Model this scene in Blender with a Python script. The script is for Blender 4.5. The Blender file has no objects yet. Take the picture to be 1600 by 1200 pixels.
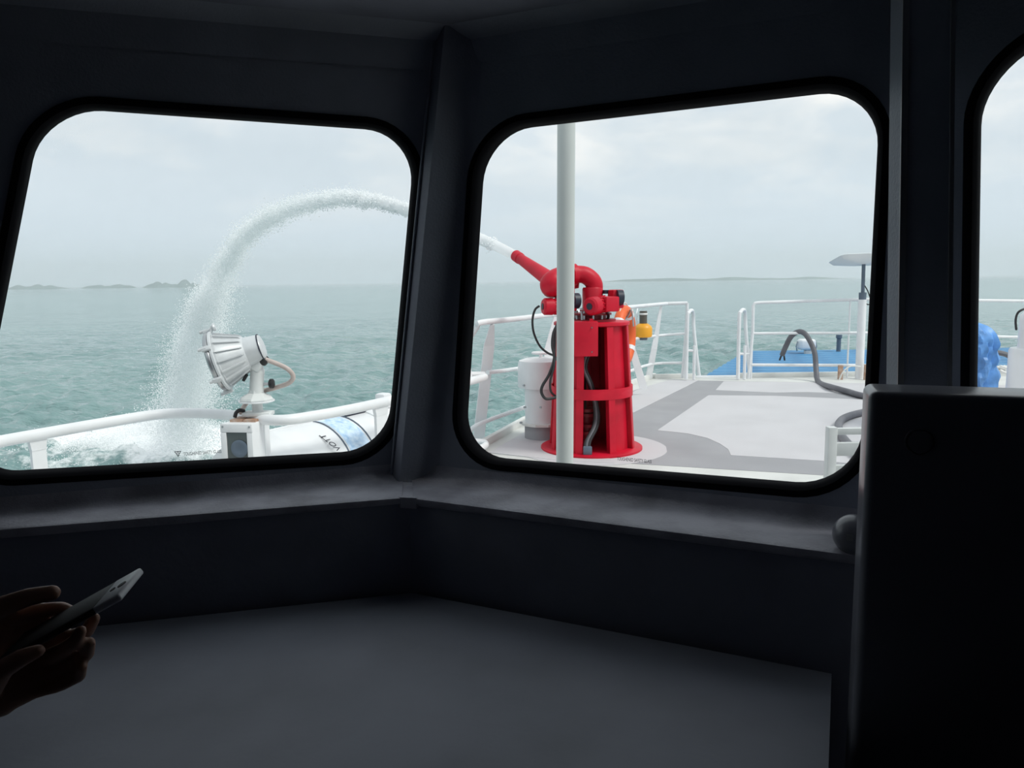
import bpy, bmesh, math, random
import numpy as np
from mathutils import Vector, Matrix, noise as mnoise
V = Vector
random.seed(7); rng = np.random.default_rng(7)
sc = bpy.context.scene
COL = sc.collection

# ------------------------------------------------------------------ camera
F = 1200.0; PITCH = math.atan(160/F); ROLL = math.atan(0.0125)
CAM = V((0, 0, 1.4))
fwd = V((0, math.cos(PITCH), -math.sin(PITCH)))
r0_ = V((1, 0, 0)); u0_ = V((0, math.sin(PITCH), math.cos(PITCH)))
right = r0_*math.cos(ROLL) - u0_*math.sin(ROLL)
upv = u0_*math.cos(ROLL) + r0_*math.sin(ROLL)
cd = bpy.data.cameras.new('camera'); cam = bpy.data.objects.new('camera', cd); COL.objects.link(cam)
cd.sensor_width = 36; cd.lens = 36*F/1600; cd.clip_start = .02; cd.clip_end = 40000
m = Matrix((right, upv, -fwd)).transposed().to_4x4(); m.translation = CAM
cam.matrix_world = m
sc.camera = cam
sc.view_settings.view_transform = 'Standard'; sc.view_settings.look = 'None'
sc.view_settings.gamma = 1; sc.view_settings.use_curve_mapping = False
sc.view_settings.exposure = 0.22
sc.cycles.use_denoising = True
sc.cycles.max_bounces = 24; sc.cycles.diffuse_bounces = 16; sc.cycles.transmission_bounces = 24; sc.cycles.transparent_max_bounces = 16
sc.cycles.sample_clamp_indirect = 4

# ------------------------------------------------------------------ sky and sun
w = bpy.data.worlds.new('sky'); sc.world = w; w.use_nodes = True
nt = w.node_tree; nt.nodes.clear()
N = nt.nodes.new; L = nt.links.new
out = N('ShaderNodeOutputWorld'); bg = N('ShaderNodeBackground'); L(bg.outputs[0], out.inputs[0])
tc = N('ShaderNodeTexCoord'); sep = N('ShaderNodeSeparateXYZ'); L(tc.outputs['Generated'], sep.inputs[0])
grad = N('ShaderNodeValToRGB'); L(sep.outputs[2], grad.inputs[0])
cr = grad.color_ramp
cr.elements[0].position = 0.0; cr.elements[0].color = (.63, .72, .80, 1)
cr.elements[1].position = 1.0; cr.elements[1].color = (.90, .95, 1.0, 1)
for p, c in ((.06, (.66, .74, .82)), (.16, (.70, .76, .82)), (.30, (.76, .80, .85))):
    e = cr.elements.new(p); e.color = (*c, 1)
mp = N('ShaderNodeMapping'); L(tc.outputs['Generated'], mp.inputs[0]); mp.inputs['Scale'].default_value = (1.0, 1.0, 2.6)
n1 = N('ShaderNodeTexNoise'); L(mp.outputs[0], n1.inputs['Vector'])
n1.inputs['Scale'].default_value = 5.0; n1.inputs['Detail'].default_value = 6; n1.inputs['Roughness'].default_value = .55; n1.inputs['Distortion'].default_value = .3
r1 = N('ShaderNodeMapRange'); L(n1.outputs[0], r1.inputs[0])
r1.inputs[1].default_value = .45; r1.inputs[2].default_value = .64; r1.inputs[3].default_value = 0; r1.inputs[4].default_value = 1
hz = N('ShaderNodeMapRange'); L(sep.outputs[2], hz.inputs[0]); hz.inputs[1].default_value = .05; hz.inputs[2].default_value = .22
mu = N('ShaderNodeMath'); mu.operation = 'MULTIPLY'; L(r1.outputs[0], mu.inputs[0]); L(hz.outputs[0], mu.inputs[1])
mx = N('ShaderNodeMix'); mx.data_type = 'RGBA'; L(mu.outputs[0], mx.inputs[0]); L(grad.outputs[0], mx.inputs[6]); mx.inputs[7].default_value = (1.02, .985, .955, 1)
n2 = N('ShaderNodeTexNoise'); L(mp.outputs[0], n2.inputs['Vector'])
n2.inputs['Scale'].default_value = 3.4; n2.inputs['Detail'].default_value = 5
r2 = N('ShaderNodeMapRange'); L(n2.outputs[0], r2.inputs[0]); r2.inputs[1].default_value = .42; r2.inputs[2].default_value = .62; r2.inputs[3].default_value = 0.75; r2.inputs[4].default_value = 0
mu2 = N('ShaderNodeMath'); mu2.operation = 'MULTIPLY'; L(r2.outputs[0], mu2.inputs[0]); L(hz.outputs[0], mu2.inputs[1])
mx2 = N('ShaderNodeMix'); mx2.data_type = 'RGBA'; L(mu2.outputs[0], mx2.inputs[0]); L(mx.outputs[2], mx2.inputs[6]); mx2.inputs[7].default_value = (.56, .64, .71, 1)
L(mx2.outputs[2], bg.inputs[0]); bg.inputs[1].default_value = 1.0
sd = bpy.data.lights.new('sun_through_cloud', 'SUN'); sd.energy = 1.75; sd.angle = math.radians(18); sd.color = (1, .97, .92)
so = bpy.data.objects.new('sun_through_cloud', sd); COL.objects.link(so)
so.rotation_euler = V((-.75, .35, -1.0)).to_track_quat('-Z', 'Y').to_euler()
so.location = (8, -5, 12)

# ------------------------------------------------------------------ helpers
def ray(x, y):
    return (fwd + right*((x-800)/F) + upv*((600-y)/F))
def P(x, y, Y):
    d = ray(x, y); return CAM + d*(Y/d.y)
def Z(x, y, z):
    d = ray(x, y); return CAM + d*((z-CAM.z)/d.z)
def onplane(x, y, p0, n):
    d = ray(x, y); return CAM + d*((p0-CAM).dot(n)/d.dot(n))

def mat(name, col, rough=.5, metal=0., var=.06, scale=6., bump=.0, bscale=60., spec=.5, col2=None, detail=4):
    mt = bpy.data.materials.new(name); mt.use_nodes = True
    t = mt.node_tree; b = t.nodes['Principled BSDF']
    b.inputs['Roughness'].default_value = rough; b.inputs['Metallic'].default_value = metal
    b.inputs['Specular IOR Level'].default_value = spec
    tcn = t.nodes.new('ShaderNodeTexCoord'); nn = t.nodes.new('ShaderNodeTexNoise')
    t.links.new(tcn.outputs['Object'], nn.inputs['Vector']); nn.inputs['Scale'].default_value = scale; nn.inputs['Detail'].default_value = detail
    rp = t.nodes.new('ShaderNodeValToRGB')
    c2 = col2 or tuple(max(0, c*(1-var*2.2)) for c in col); c1 = tuple(min(1, c*(1+var)) for c in col)
    rp.color_ramp.elements[0].position = .3; rp.color_ramp.elements[1].position = .62
    rp.color_ramp.elements[0].color = (*c2, 1); rp.color_ramp.elements[1].color = (*c1, 1)
    t.links.new(nn.outputs[0], rp.inputs[0]); t.links.new(rp.outputs[0], b.inputs['Base Color'])
    if bump:
        n3 = t.nodes.new('ShaderNodeTexNoise'); n3.inputs['Scale'].default_value = bscale
        t.links.new(tcn.outputs['Object'], n3.inputs['Vector'])
        bp = t.nodes.new('ShaderNodeBump'); bp.inputs['Strength'].default_value = bump; bp.inputs['Distance'].default_value = .01
        t.links.new(n3.outputs[0], bp.inputs['Height']); t.links.new(bp.outputs[0], b.inputs['Normal'])
    return mt

M = {}
M['liner'] = mat('black_liner', (.225, .245, .295), .5, bump=.15, bscale=150, spec=.4)
M['sill'] = mat('sill_liner', (.30, .30, .345), .55, bump=.2, bscale=120, scale=9, var=.15)
M['room'] = mat('dark_room_panel', (.16, .17, .215), .7, bump=.1)
M['trim'] = mat('trim_strip', (.19, .20, .21), .4)
M['rubber'] = mat('gasket_rubber', (.006, .006, .008), .8, spec=.06)
M['desk'] = mat('desk_top', (.24, .255, .30), .6, bump=.05, scale=3, var=.08)
M['console'] = mat('console_plastic', (.15, .155, .18), .28, var=.02, spec=.5)
M['white'] = mat('white_paint', (.80, .81, .82), .4, var=.03, bump=.05, bscale=40)
M['cream'] = mat('cream_paint', (.74, .74, .71), .5, var=.05, scale=4, bump=.08)
M['offwhite'] = mat('aged_white_paint', (.70, .72, .71), .45, var=.05, scale=9)
M['polegrey'] = mat('pole_paint', (.56, .59, .57), .4, var=.02, scale=3)
M['deck'] = mat('deck_cream', (.64, .645, .62), .7, var=.05, scale=2.5, bump=.2, bscale=120)
M['deckgrey'] = mat('deck_grey_paint', (.335, .335, .35), .75, var=.04, scale=2, bump=.25, bscale=160)
M['decklight'] = mat('deck_light_paint', (.57, .56, .575), .75, var=.025, scale=1.6, bump=.25, bscale=160)
M['red'] = mat('red_paint', (.56, .006, .026), .45, var=.08, scale=5, bump=.05, spec=.3)
M['darkred'] = mat('shaded_red_pipe', (.30, .012, .025), .5, var=.1)  # red darkened for shadowed pipework: the shade is in the base colour
M['navy'] = mat('dark_blue_cover', (.014, .018, .035), .45)
M['black'] = mat('black_rubber_cable', (.016, .016, .018), .5)
M['greycable'] = mat('grey_hose', (.13, .13, .145), .5, var=.1)
M['pinkcable'] = mat('beige_cable', (.56, .47, .43), .5, var=.08, scale=14)
M['steel'] = mat('bare_steel', (.45, .46, .47), .3, metal=.9)
M['rust'] = mat('rusty_steel', (.30, .17, .11), .8, var=.35, scale=18, col2=(.55, .45, .38))
M['blue'] = mat('blue_roof_sheet', (.075, .245, .44), .5, var=.12, scale=3, col2=(.05, .18, .36))
M['tarp'] = mat('blue_tarpaulin', (.12, .31, .66), .45, var=.22, scale=6, bump=.5, bscale=14)
M['orange'] = mat('orange_lifebuoy', (.80, .13, .025), .5, var=.06)
M['amber'] = mat('amber_plastic', (.85, .38, .02), .4, var=.04)
M['smoked'] = mat('smoked_lens', (.10, .09, .07), .3)
M['glassdark'] = mat('dark_glass', (.09, .105, .105), .12)
M['silver'] = mat('silver_lamp_body', (.62, .64, .65), .38, metal=.15, var=.05, scale=10)
M['dishgrey'] = mat('dish_grey', (.74, .77, .78), .5, var=.02)
M['slate'] = mat('slate_pipe', (.11, .145, .19), .5)
M['label'] = mat('blue_white_label', (.62, .74, .86), .5, var=.1, scale=30, col2=(.35, .55, .78))
M['ink'] = mat('ink', (.02, .02, .03), .6)
M['glassink'] = mat('glass_ink', (.03, .035, .045), .6)
M['skin'] = mat('skin', (.32, .17, .115), .5, var=.08, scale=20, bump=.1, bscale=120)
M['shirt'] = mat('dark_cloth', (.018, .02, .03), .85, bump=.2, bscale=200)
M['phone'] = mat('phone_black', (.010, .010, .012), .55)
M['phonesilver'] = mat('phone_silver', (.80, .81, .84), .35)
M['island'] = mat('island_forest', (.10, .16, .14), .9, var=.2, scale=.004)

W = {}
def wl(o): return W.get(o.name, V((0, 0, 0)))
def tag(o, label=None, cat=None, group=None, kind=None):
    if label: o['label'] = label
    if cat: o['category'] = cat
    if group: o['group'] = group
    if kind: o['kind'] = kind
    return o
def thing(name, loc, label, cat, group=None):
    o = bpy.data.objects.new(name, None); COL.objects.link(o); o.location = loc; o.empty_display_size = .1
    W[o.name] = V(loc); return tag(o, label, cat, group)
def finish(name, me, material, parent=None, smooth=True, angle=38):
    """world-space mesh -> object with its origin at its own base centre, parented"""
    n = len(me.vertices); co = np.empty(n*3, np.float64); me.vertices.foreach_get('co', co); co = co.reshape(-1, 3)
    lo, hi = co.min(0), co.max(0)
    org = V(((lo[0]+hi[0])/2, (lo[1]+hi[1])/2, lo[2]))
    co -= np.array(org); me.vertices.foreach_set('co', co.ravel()); me.update()
    if smooth:
        me.shade_smooth(); me.set_sharp_from_angle(angle=math.radians(angle))
    o = bpy.data.objects.new(name, me); COL.objects.link(o)
    me.materials.append(M[material] if isinstance(material, str) else material)
    W[o.name] = org
    if parent:
        o.parent = parent; o.location = org - wl(parent)
    else:
        o.location = org
    return o

class MB:
    def __init__(s): s.bm = bmesh.new()
    def box(s, c, size, rot=None, bevel=0, seg=2):
        bm2 = bmesh.new(); bmesh.ops.create_cube(bm2, size=1)
        bmesh.ops.scale(bm2, vec=size, verts=bm2.verts)
        if bevel: bmesh.ops.bevel(bm2, geom=bm2.edges[:], offset=bevel, segments=seg, affect='EDGES', profile=.5)
        mt = Matrix.Translation(c) @ (rot.to_4x4() if rot else Matrix())
        bmesh.ops.transform(bm2, matrix=mt, verts=bm2.verts)
        me = bpy.data.meshes.new('t'); bm2.to_mesh(me); s.bm.from_mesh(me); bpy.data.meshes.remove(me); bm2.free(); return s
    def lathe(s, prof, o, axis=(0, 0, 1), seg=32, xdir=None):
        """prof: list of (r, h) along the axis from point o"""
        a = V(axis).normalized(); q = V((0, 0, 1)).rotation_difference(a).to_matrix()
        rings = []
        for r, h in prof:
            if r < 1e-6: rings.append([s.bm.verts.new(V(o)+a*h)])
            else: rings.append([s.bm.verts.new(V(o)+q@V((r*math.cos(2*math.pi*i/seg), r*math.sin(2*math.pi*i/seg), h))) for i in range(seg)])
        for A, B in zip(rings, rings[1:]):
            for i in range(seg):
                j = (i+1) % seg
                if len(A) == 1 and len(B) == 1: continue
                if len(A) == 1: s.bm.faces.new((A[0], B[i], B[j]))
                elif len(B) == 1: s.bm.faces.new((A[i], A[j], B[0]))
                else: s.bm.faces.new((A[i], A[j], B[j], B[i]))
        return s
    def cyl(s, p0, p1, r0, r1=None, seg=20, bev=0):
        p0, p1 = V(p0), V(p1); h = (p1-p0).length; r1 = r0 if r1 is None else r1
        if bev: pr = [(0, 0), (r0-bev, 0), (r0, bev), (r1, h-bev), (r1-bev, h), (0, h)]
        else: pr = [(0, 0), (r0, 0), (r1, h), (0, h)]
        return s.lathe(pr, p0, p1-p0, seg)
    def tube(s, pts, r, seg=12, smooth=0, closed=False, flat=None):
        pts = [V(p) for p in pts]; rs = list(r) if hasattr(r, '__len__') else [r]*len(pts)
        if smooth:
            np_, nr = [], []
            n = len(pts)
            for i in range(n if closed else n-1):
                if closed: a, b, c, d = pts[i-1], pts[i], pts[(i+1) % n], pts[(i+2) % n]
                else: a, b, c, d = pts[max(i-1, 0)], pts[i], pts[i+1], pts[min(i+2, n-1)]
                for k in range(smooth):
                    t = k/smooth
                    np_.append(.5*((2*b)+(c-a)*t+(2*a-5*b+4*c-d)*t*t+(3*b-a-3*c+d)*t**3)); nr.append(rs[i]*(1-t)+rs[(i+1) % n]*t)
            if not closed: np_.append(pts[-1]); nr.append(rs[-1])
            pts, rs = np_, nr
        n = len(pts); rings = []
        T = []
        for i in range(n):
            if closed: t = pts[(i+1) % n]-pts[i-1]
            else: t = pts[min(i+1, n-1)]-pts[max(i-1, 0)]
            T.append(t.normalized())
        nrm = T[0].orthogonal().normalized()
        if abs(T[0].z) < .9: nrm = (V((0, 0, 1))-T[0]*T[0].z).normalized()
        for i in range(n):
            nrm = (nrm-T[i]*nrm.dot(T[i])).normalized(); b = T[i].cross(nrm)
            rings.append([s.bm.verts.new(pts[i]+(nrm*math.cos(2*math.pi*k/seg)+b*math.sin(2*math.pi*k/seg))*rs[i]) for k in range(seg)])
        for i in range(n if closed else n-1):
            A, B = rings[i], rings[(i+1) % n]
            for k in range(seg):
                j = (k+1) % seg; s.bm.faces.new((A[k], A[j], B[j], B[k]))
        if not closed:
            s.bm.faces.new(rings[0][::-1]); s.bm.faces.new(rings[-1])
        return s
    def strip(s, pts, wdir, w, t, tdir=None):
        """flat bar swept along pts: width w along wdir, thickness t"""
        pts = [V(p) for p in pts]; wd = V(wdir).normalized(); rings = []
        for i, p in enumerate(pts):
            tg = (pts[min(i+1, len(pts)-1)]-pts[max(i-1, 0)]).normalized()
            td = tg.cross(wd).normalized(); ws = w[i] if hasattr(w, '__len__') else w
            rings.append([s.bm.verts.new(p+wd*(ws/2*a)+td*(t/2*b)) for a, b in ((1, 1), (-1, 1), (-1, -1), (1, -1))])
        for A, B in zip(rings, rings[1:]):
            for k in range(4): s.bm.faces.new((A[k], A[(k+1) % 4], B[(k+1) % 4], B[k]))
        s.bm.faces.new(rings[0][::-1]); s.bm.faces.new(rings[-1]); return s
    def prism(s, poly, vec):
        """closed polygon extruded by vec"""
        poly = [V(p) for p in poly]; vec = V(vec)
        a = [s.bm.verts.new(p) for p in poly]; b = [s.bm.verts.new(p+vec) for p in poly]
        fa = s.bm.faces.new(a[::-1]); fb = s.bm.faces.new(b)
        n = len(a)
        for i in range(n): s.bm.faces.new((a[i], a[(i+1) % n], b[(i+1) % n], b[i]))
        bmesh.ops.triangulate(s.bm, faces=[fa, fb]); return s
    def loops(s, ls, closed=True, cap=False):
        """bridge equal-length loops"""
        rr = [[s.bm.verts.new(p) for p in l] for l in ls]
        for A, B in zip(rr, rr[1:]):
            n = len(A)
            for i in range(n if closed else n-1): s.bm.faces.new((A[i], A[(i+1) % n], B[(i+1) % n], B[i]))
        if cap: s.bm.faces.new(rr[0][::-1]); s.bm.faces.new(rr[-1])
        return s
    def build(s, name, material, parent=None, smooth=True, angle=38):
        bmesh.ops.recalc_face_normals(s.bm, faces=s.bm.faces[:])
        me = bpy.data.meshes.new(name); s.bm.to_mesh(me); s.bm.free()
        return finish(name, me, material, parent, smooth, angle)

def rotz(a): return Matrix.Rotation(a, 3, 'Z')
def basis(x, y, z): return Matrix((x, y, z)).transposed()
def text_mesh(txt, material, parent, p0, xd, yd, width, name='lettering', thick=.0008, shear=0, ysc=1.):
    cu = bpy.data.curves.new('t', 'FONT'); cu.body = txt; cu.extrude = thick; cu.shear = shear
    to = bpy.data.objects.new('t', cu); COL.objects.link(to)
    bpy.context.view_layer.update()
    me = bpy.data.meshes.new_from_object(to.evaluated_get(bpy.context.evaluated_depsgraph_get()))
    bpy.data.objects.remove(to); bpy.data.curves.remove(cu)
    xs = [v.co.x for v in me.vertices]; k = width/(max(xs)-min(xs)); x0 = min(xs)
    xd = V(xd).normalized(); yd = V(yd).normalized(); zd = xd.cross(yd)
    for v in me.vertices: v.co = V(p0)+xd*((v.co.x-x0)*k)+yd*(v.co.y*k*ysc)+zd*v.co.z
    return finish(name, me, material, parent, smooth=False)
HAZE = 4.6e-4
sc.cycles.volume_bounces = 3
# ------------------------------------------------------------------ sea
SEA = -3.6
def make_sea():
    def waves(x, y, d):
        h = np.zeros_like(x); r = np.random.default_rng(3)
        for k in range(46):
            lam = .5*(8.0**(r.random()**1.4)); ang = math.radians(78+r.normal()*34); ph = r.random()*6.28
            amp = .0165*lam**.9*(.5+r.random())
            fade = np.clip(1.25-d*d/(6000.*lam)*1.6, 0, 1)
            q = (x*math.cos(ang)+y*math.sin(ang))*2*math.pi/lam+ph
            q = q + .7*np.sin((x*math.sin(ang)-y*math.cos(ang))*2*math.pi/(lam*3.1)+ph*2)
            h += amp*fade*(np.sin(q)+.28*np.sin(2*q+.6))
        patch = .55+.45*np.sin(x*.11+y*.05+1.)*np.sin(y*.09-x*.04)
        return h*(.6+.6*patch)
    dep = np.concatenate([np.geomspace(640, 330, 40)[:-1], np.linspace(330, 4, 480), np.geomspace(4, .35, 14)[1:]])
    dist = (CAM.z-SEA)*1200./dep
    ang = np.radians(np.concatenate([np.linspace(-180, -46, 60)[:-1], np.linspace(-46, 46, 760), np.linspace(46, 180, 60)[1:]]))
    D, A = np.meshgrid(dist, ang, indexing='ij')
    X = D*np.sin(A); Y = D*np.cos(A); Zz = SEA+np.where(np.abs(A) < math.radians(47), waves(X, Y, D), 0)
    nr, nc = D.shape
    # churned water where the jet lands
    foam = np.zeros_like(X)
    for px, py, rx, ry, s in ((95, 694, 1.5, .7, .5), (140, 686, 1.7, .8, .8), (185, 679, 1.8, .9, 1.), (225, 676, 1.8, 1., 1.1), (265, 682, 1.7, 1.3, 1.3), (300, 686, 1.5, 1.2, 1.1), (245, 706, 1.3, 1.1, 1.), (285, 712, 1.4, 1.2, 1.), (330, 702, 1.1, .9, .65), (205, 694, 1.5, .7, .75), (40, 712, 1.8, .8, .35), (130, 725, 2.0, .5, .33)):
        c = Z(px, py, SEA); foam = np.maximum(foam, s*np.exp(-(((X-c.x)/rx)**2+((Y-c.y)/ry)**2)*.9))
    r = np.random.default_rng(9)
    Zz = Zz+foam*.05*r.random(X.shape)+foam*.12
    idx = np.arange(nr*nc).reshape(nr, nc)
    a, b, c, d = idx[:-1, :-1], idx[:-1, 1:], idx[1:, 1:], idx[1:, :-1]
    faces = np.stack([a, b, c, d], -1).reshape(-1, 4)[:, ::-1]
    me = bpy.data.meshes.new('sea')
    me.vertices.add(nr*nc); me.vertices.foreach_set('co', np.stack([X, Y, Zz], -1).astype(np.float32).ravel())
    nf = len(faces); me.loops.add(nf*4); me.polygons.add(nf)
    me.loops.foreach_set('vertex_index', faces.astype(np.int32).ravel()); me.polygons.foreach_set('loop_start', np.arange(0, nf*4, 4, dtype=np.int32))
    me.update(calc_edges=True)
    at = me.attributes.new('foam', 'FLOAT', 'POINT'); at.data.foreach_set('value', foam.astype(np.float32).ravel())
    me.shade_smooth()
    mt = bpy.data.materials.new('sea_water'); mt.use_nodes = True; t = mt.node_tree; b = t.nodes['Principled BSDF']
    nn = t.nodes.new; lk = t.links.new
    geo = nn('ShaderNodeNewGeometry')
    b.inputs['Roughness'].default_value = .06; b.inputs['IOR'].default_value = 1.33
    big = nn('ShaderNodeTexNoise'); big.inputs['Scale'].default_value = .07; big.inputs['Detail'].default_value = 3; lk(geo.outputs['Position'], big.inputs['Vector'])
    rp = nn('ShaderNodeValToRGB'); lk(big.outputs[0], rp.inputs[0])
    rp.color_ramp.elements[0].position = .35; rp.color_ramp.elements[0].color = (.17, .275, .272, 1)
    rp.color_ramp.elements[1].position = .65; rp.color_ramp.elements[1].color = (.21, .32, .315, 1)
    at = nn('ShaderNodeAttribute'); at.attribute_name = 'foam'
    fn = nn('ShaderNodeTexNoise'); fn.inputs['Scale'].default_value = 2.2; fn.inputs['Detail'].default_value = 8; fn.inputs['Roughness'].default_value = .7; lk(geo.outputs['Position'], fn.inputs['Vector'])
    ad = nn('ShaderNodeMath'); ad.operation = 'ADD'; lk(at.outputs['Fac'], ad.inputs[0]); lk(fn.outputs[0], ad.inputs[1])
    mr = nn('ShaderNodeMapRange'); lk(ad.outputs[0], mr.inputs[0]); mr.inputs[1].default_value = .66; mr.inputs[2].default_value = .98
    mx = nn('ShaderNodeMix'); mx.data_type = 'RGBA'; lk(mr.outputs[0], mx.inputs[0]); lk(rp.outputs[0], mx.inputs[6]); mx.inputs[7].default_value = (.95, .96, .96, 1)
    lk(mx.outputs[2], b.inputs['Base Color'])
    rr = nn('ShaderNodeMapRange'); lk(mr.outputs[0], rr.inputs[0]); rr.inputs[3].default_value = .06; rr.inputs[4].default_value = .8; lk(rr.outputs[0], b.inputs['Roughness'])
    mp = nn('ShaderNodeMapping'); lk(geo.outputs['Position'], mp.inputs[0]); mp.inputs['Scale'].default_value = (.55, 1.15, 1)
    n1 = nn('ShaderNodeTexNoise'); n1.inputs['Scale'].default_value = 2.0; n1.inputs['Detail'].default_value = 5; n1.inputs['Roughness'].default_value = .6; lk(mp.outputs[0], n1.inputs['Vector'])
    bp = nn('ShaderNodeBump'); bp.inputs['Strength'].default_value = 1.; bp.inputs['Distance'].default_value = .16; lk(n1.outputs[0], bp.inputs['Height'])
    n4 = nn('ShaderNodeTexNoise'); n4.inputs['Scale'].default_value = .5; n4.inputs['Detail'].default_value = 4; lk(mp.outputs[0], n4.inputs['Vector'])
    bp2 = nn('ShaderNodeBump'); bp2.inputs['Strength'].default_value = 1.; bp2.inputs['Distance'].default_value = .55; lk(n4.outputs[0], bp2.inputs['Height']); lk(bp.outputs[0], bp2.inputs['Normal'])
    lk(bp2.outputs[0], b.inputs['Normal'])
    me.materials.append(mt)
    o = bpy.data.objects.new('sea', me); COL.objects.link(o)
    tag(o, 'choppy grey-green sea reaching to the horizon', 'sea', kind='structure')
make_sea()

# far low islands on the horizon
def island(px0, px1, hpx, Y, seed, label, group):
    n = 60; r = random.Random(seed); mb = MB(); rows = []
    p0, p1 = P(px0, 446, Y), P(px1, 446, Y); wd = (p1.x-p0.x); H = hpx/F*Y
    for j in range(7):
        v = j/6; row = []
        for i in range(n+1):
            u = i/n; env = min(1, u*7)*min(1, (1-u)*7)
            h = (.35+.65*abs(mnoise.noise(V((u*5+seed, 1.3*seed, 0))))*1.6+.08*mnoise.noise(V((u*20, seed, .4))))*env
            z = SEA-2+(max(0, h)*H+2)*math.sin(math.pi*v)**.8
            row.append(V((p0.x+wd*u, Y+(v-.5)*wd*.3, z)))
        rows.append(row)
    mb.loops(rows, closed=False)
    o = mb.build('island', 'island', None, smooth=False); tag(o, label, 'island', group)
G = 'low islands along the horizon'
island(5, 106, 8, 2600, 2, 'low hazy island at the far left of the horizon', G)
island(128, 212, 8, 2650, 5, 'low hazy island second from the left on the horizon', G)
island(224, 318, 13, 2600, 9, 'taller hazy island just left of the falling water', G)
island(940, 1330, 6, 3050, 14, 'long faint island low behind the red water cannon', G)

# ------------------------------------------------------------------ wheelhouse shell
UP = V((0, 0, 1)); ZC = 2.04; ZF = -.2
a18, a25, a50 = math.radians(18), math.radians(25), math.radians(36)
dL = V((math.cos(a18), math.sin(a18), 0)); dR = V((math.cos(a25), -math.sin(a25), 0)); d3 = V((math.cos(a50), -math.sin(a50), 0))
CA = P(637, 742, 2.12); CB = P(692, 200, 2.09)
cdir = (CB-CA); cdir = cdir/cdir.z
CT = CA+cdir*(ZC-CA.z)
def outn(d, c):
    n = d.cross(c).normalized(); return n if n.dot(CA-CAM) > 0 else -n
nL, nR, n3 = outn(dL, cdir), outn(dR, cdir), outn(d3, UP)
def rounded(q, T, seg=10, sub=True):
    o = []
    for i in range(4):
        p, a, b = q[i], q[i-1], q[(i+1) % 4]
        e1, e2 = (a-p).normalized(), (b-p).normalized(); t = T[i] if hasattr(T, '__len__') else T
        s, e = p+e1*t, p+e2*t; c1, c2 = p+e1*t*.45, p+e2*t*.45
        for k in range(seg+1):
            u = k/seg; o.append(s*(1-u)**3+c1*3*u*(1-u)**2+c2*3*u*u*(1-u)+e*u**3)
    # add points on straight runs
    r = []
    for i, p in enumerate(o):
        r.append(p); nx = o[(i+1) % len(o)]
        if sub and (nx-p).length > .12:
            for k in range(1, 6): r.append(p.lerp(nx, k/6))
    return r
def expand(loop, n, d):
    o = []; c = sum(loop, V((0, 0, 0)))/len(loop)
    for i, p in enumerate(loop):
        t = (loop[(i+1) % len(loop)]-loop[i-1]).normalized(); q = t.cross(n).normalized()
        if q.dot(p-c) < 0: q = -q
        o.append(p+q*d)
    return o
def wall_with_hole(name, outer, hole, off, material='liner'):
    mb = MB(); bm = mb.bm
    vs = []
    for lp in (outer, hole):
        l = [bm.verts.new(p) for p in lp]
        es = [bm.edges.new((l[i], l[(i+1) % len(l)])) for i in range(len(l))]; vs.append((l, es))
    r = bmesh.ops.triangle_fill(bm, use_beauty=True, use_dissolve=False, edges=vs[0][1]+vs[1][1])
    ex = bmesh.ops.duplicate(bm, geom=bm.faces[:])
    bv = [g for g in ex['geom'] if isinstance(g, bmesh.types.BMVert)]
    mp = ex['vert_map']
    for v in bv: v.co += off
    for l, _ in vs:
        b = [mp[v] for v in l]
        for i in range(len(l)): bm.faces.new((l[i], l[(i+1) % len(l)], b[(i+1) % len(l)], b[i]))
    return mb.build(name, material, None, smooth=False)
GLASS = bpy.data.materials.new('window_glass'); GLASS.use_nodes = True
t = GLASS.node_tree; t.nodes.clear(); o_ = t.nodes.new('ShaderNodeOutputMaterial'); mxs = t.nodes.new('ShaderNodeMixShader')
tr = t.nodes.new('ShaderNodeBsdfTransparent'); tr.inputs[0].default_value = (.97, .985, .98, 1); gl = t.nodes.new('ShaderNodeBsdfGlossy'); gl.inputs['Roughness'].default_value = .02
dn = t.nodes.new('ShaderNodeTexNoise'); dn.inputs['Scale'].default_value = 30; dmr = t.nodes.new('ShaderNodeMapRange'); dmr.inputs[3].default_value = .02; dmr.inputs[4].default_value = .045
t.links.new(dn.outputs[0], dmr.inputs[0]); t.links.new(dmr.outputs[0], mxs.inputs[0]); t.links.new(tr.outputs[0], mxs.inputs[1]); t.links.new(gl.outputs[0], mxs.inputs[2]); t.links.new(mxs.outputs[0], o_.inputs[0])

TH = .05
def window(nr, wallname, quad_px, p0, n, outer, T, label):
    pl = [onplane(x, y, p0+n*.03, n) for x, y in quad_px]
    pane = rounded(pl, T)
    hole = [p-n*.03 for p in expand(pane, n, .020)]
    wl_ = wall_with_hole(wallname, outer, hole, n*TH); tag(wl_, kind='structure')
    win = bpy.data.objects.new('window_%d' % nr, None); COL.objects.link(win); base = (pl[2]+pl[3])/2; win.location = base; W[win.name] = base
    tag(win, label, 'window', kind='structure')
    mb = MB(); inner = pane
    mb.loops([[p+n*.012 for p in inner], [p-n*.012 for p in inner], [p-n*.026 for p in expand(inner, n, .003)], [p-n*.0335 for p in expand(inner, n, .010)], [p-n*.0345 for p in expand(inner, n, .018)], [p-n*.0335 for p in expand(inner, n, .025)], [p-n*.0298 for p in expand(inner, n, .0265)], [p+n*.02 for p in expand(inner, n, .0185)]])
    g = mb.build('gasket', 'rubber', win)
    mb = MB(); mb.prism([p for p in expand(pane, n, .004)], n*.006); pn = mb.build('pane', GLASS, win, smooth=False)
    return win, pl
eL = CA-dL*2.3; eLt = CT-dL*2.3
qL = [(66, 166), (651, 207), (605, 704), (-46, 741)]
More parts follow.
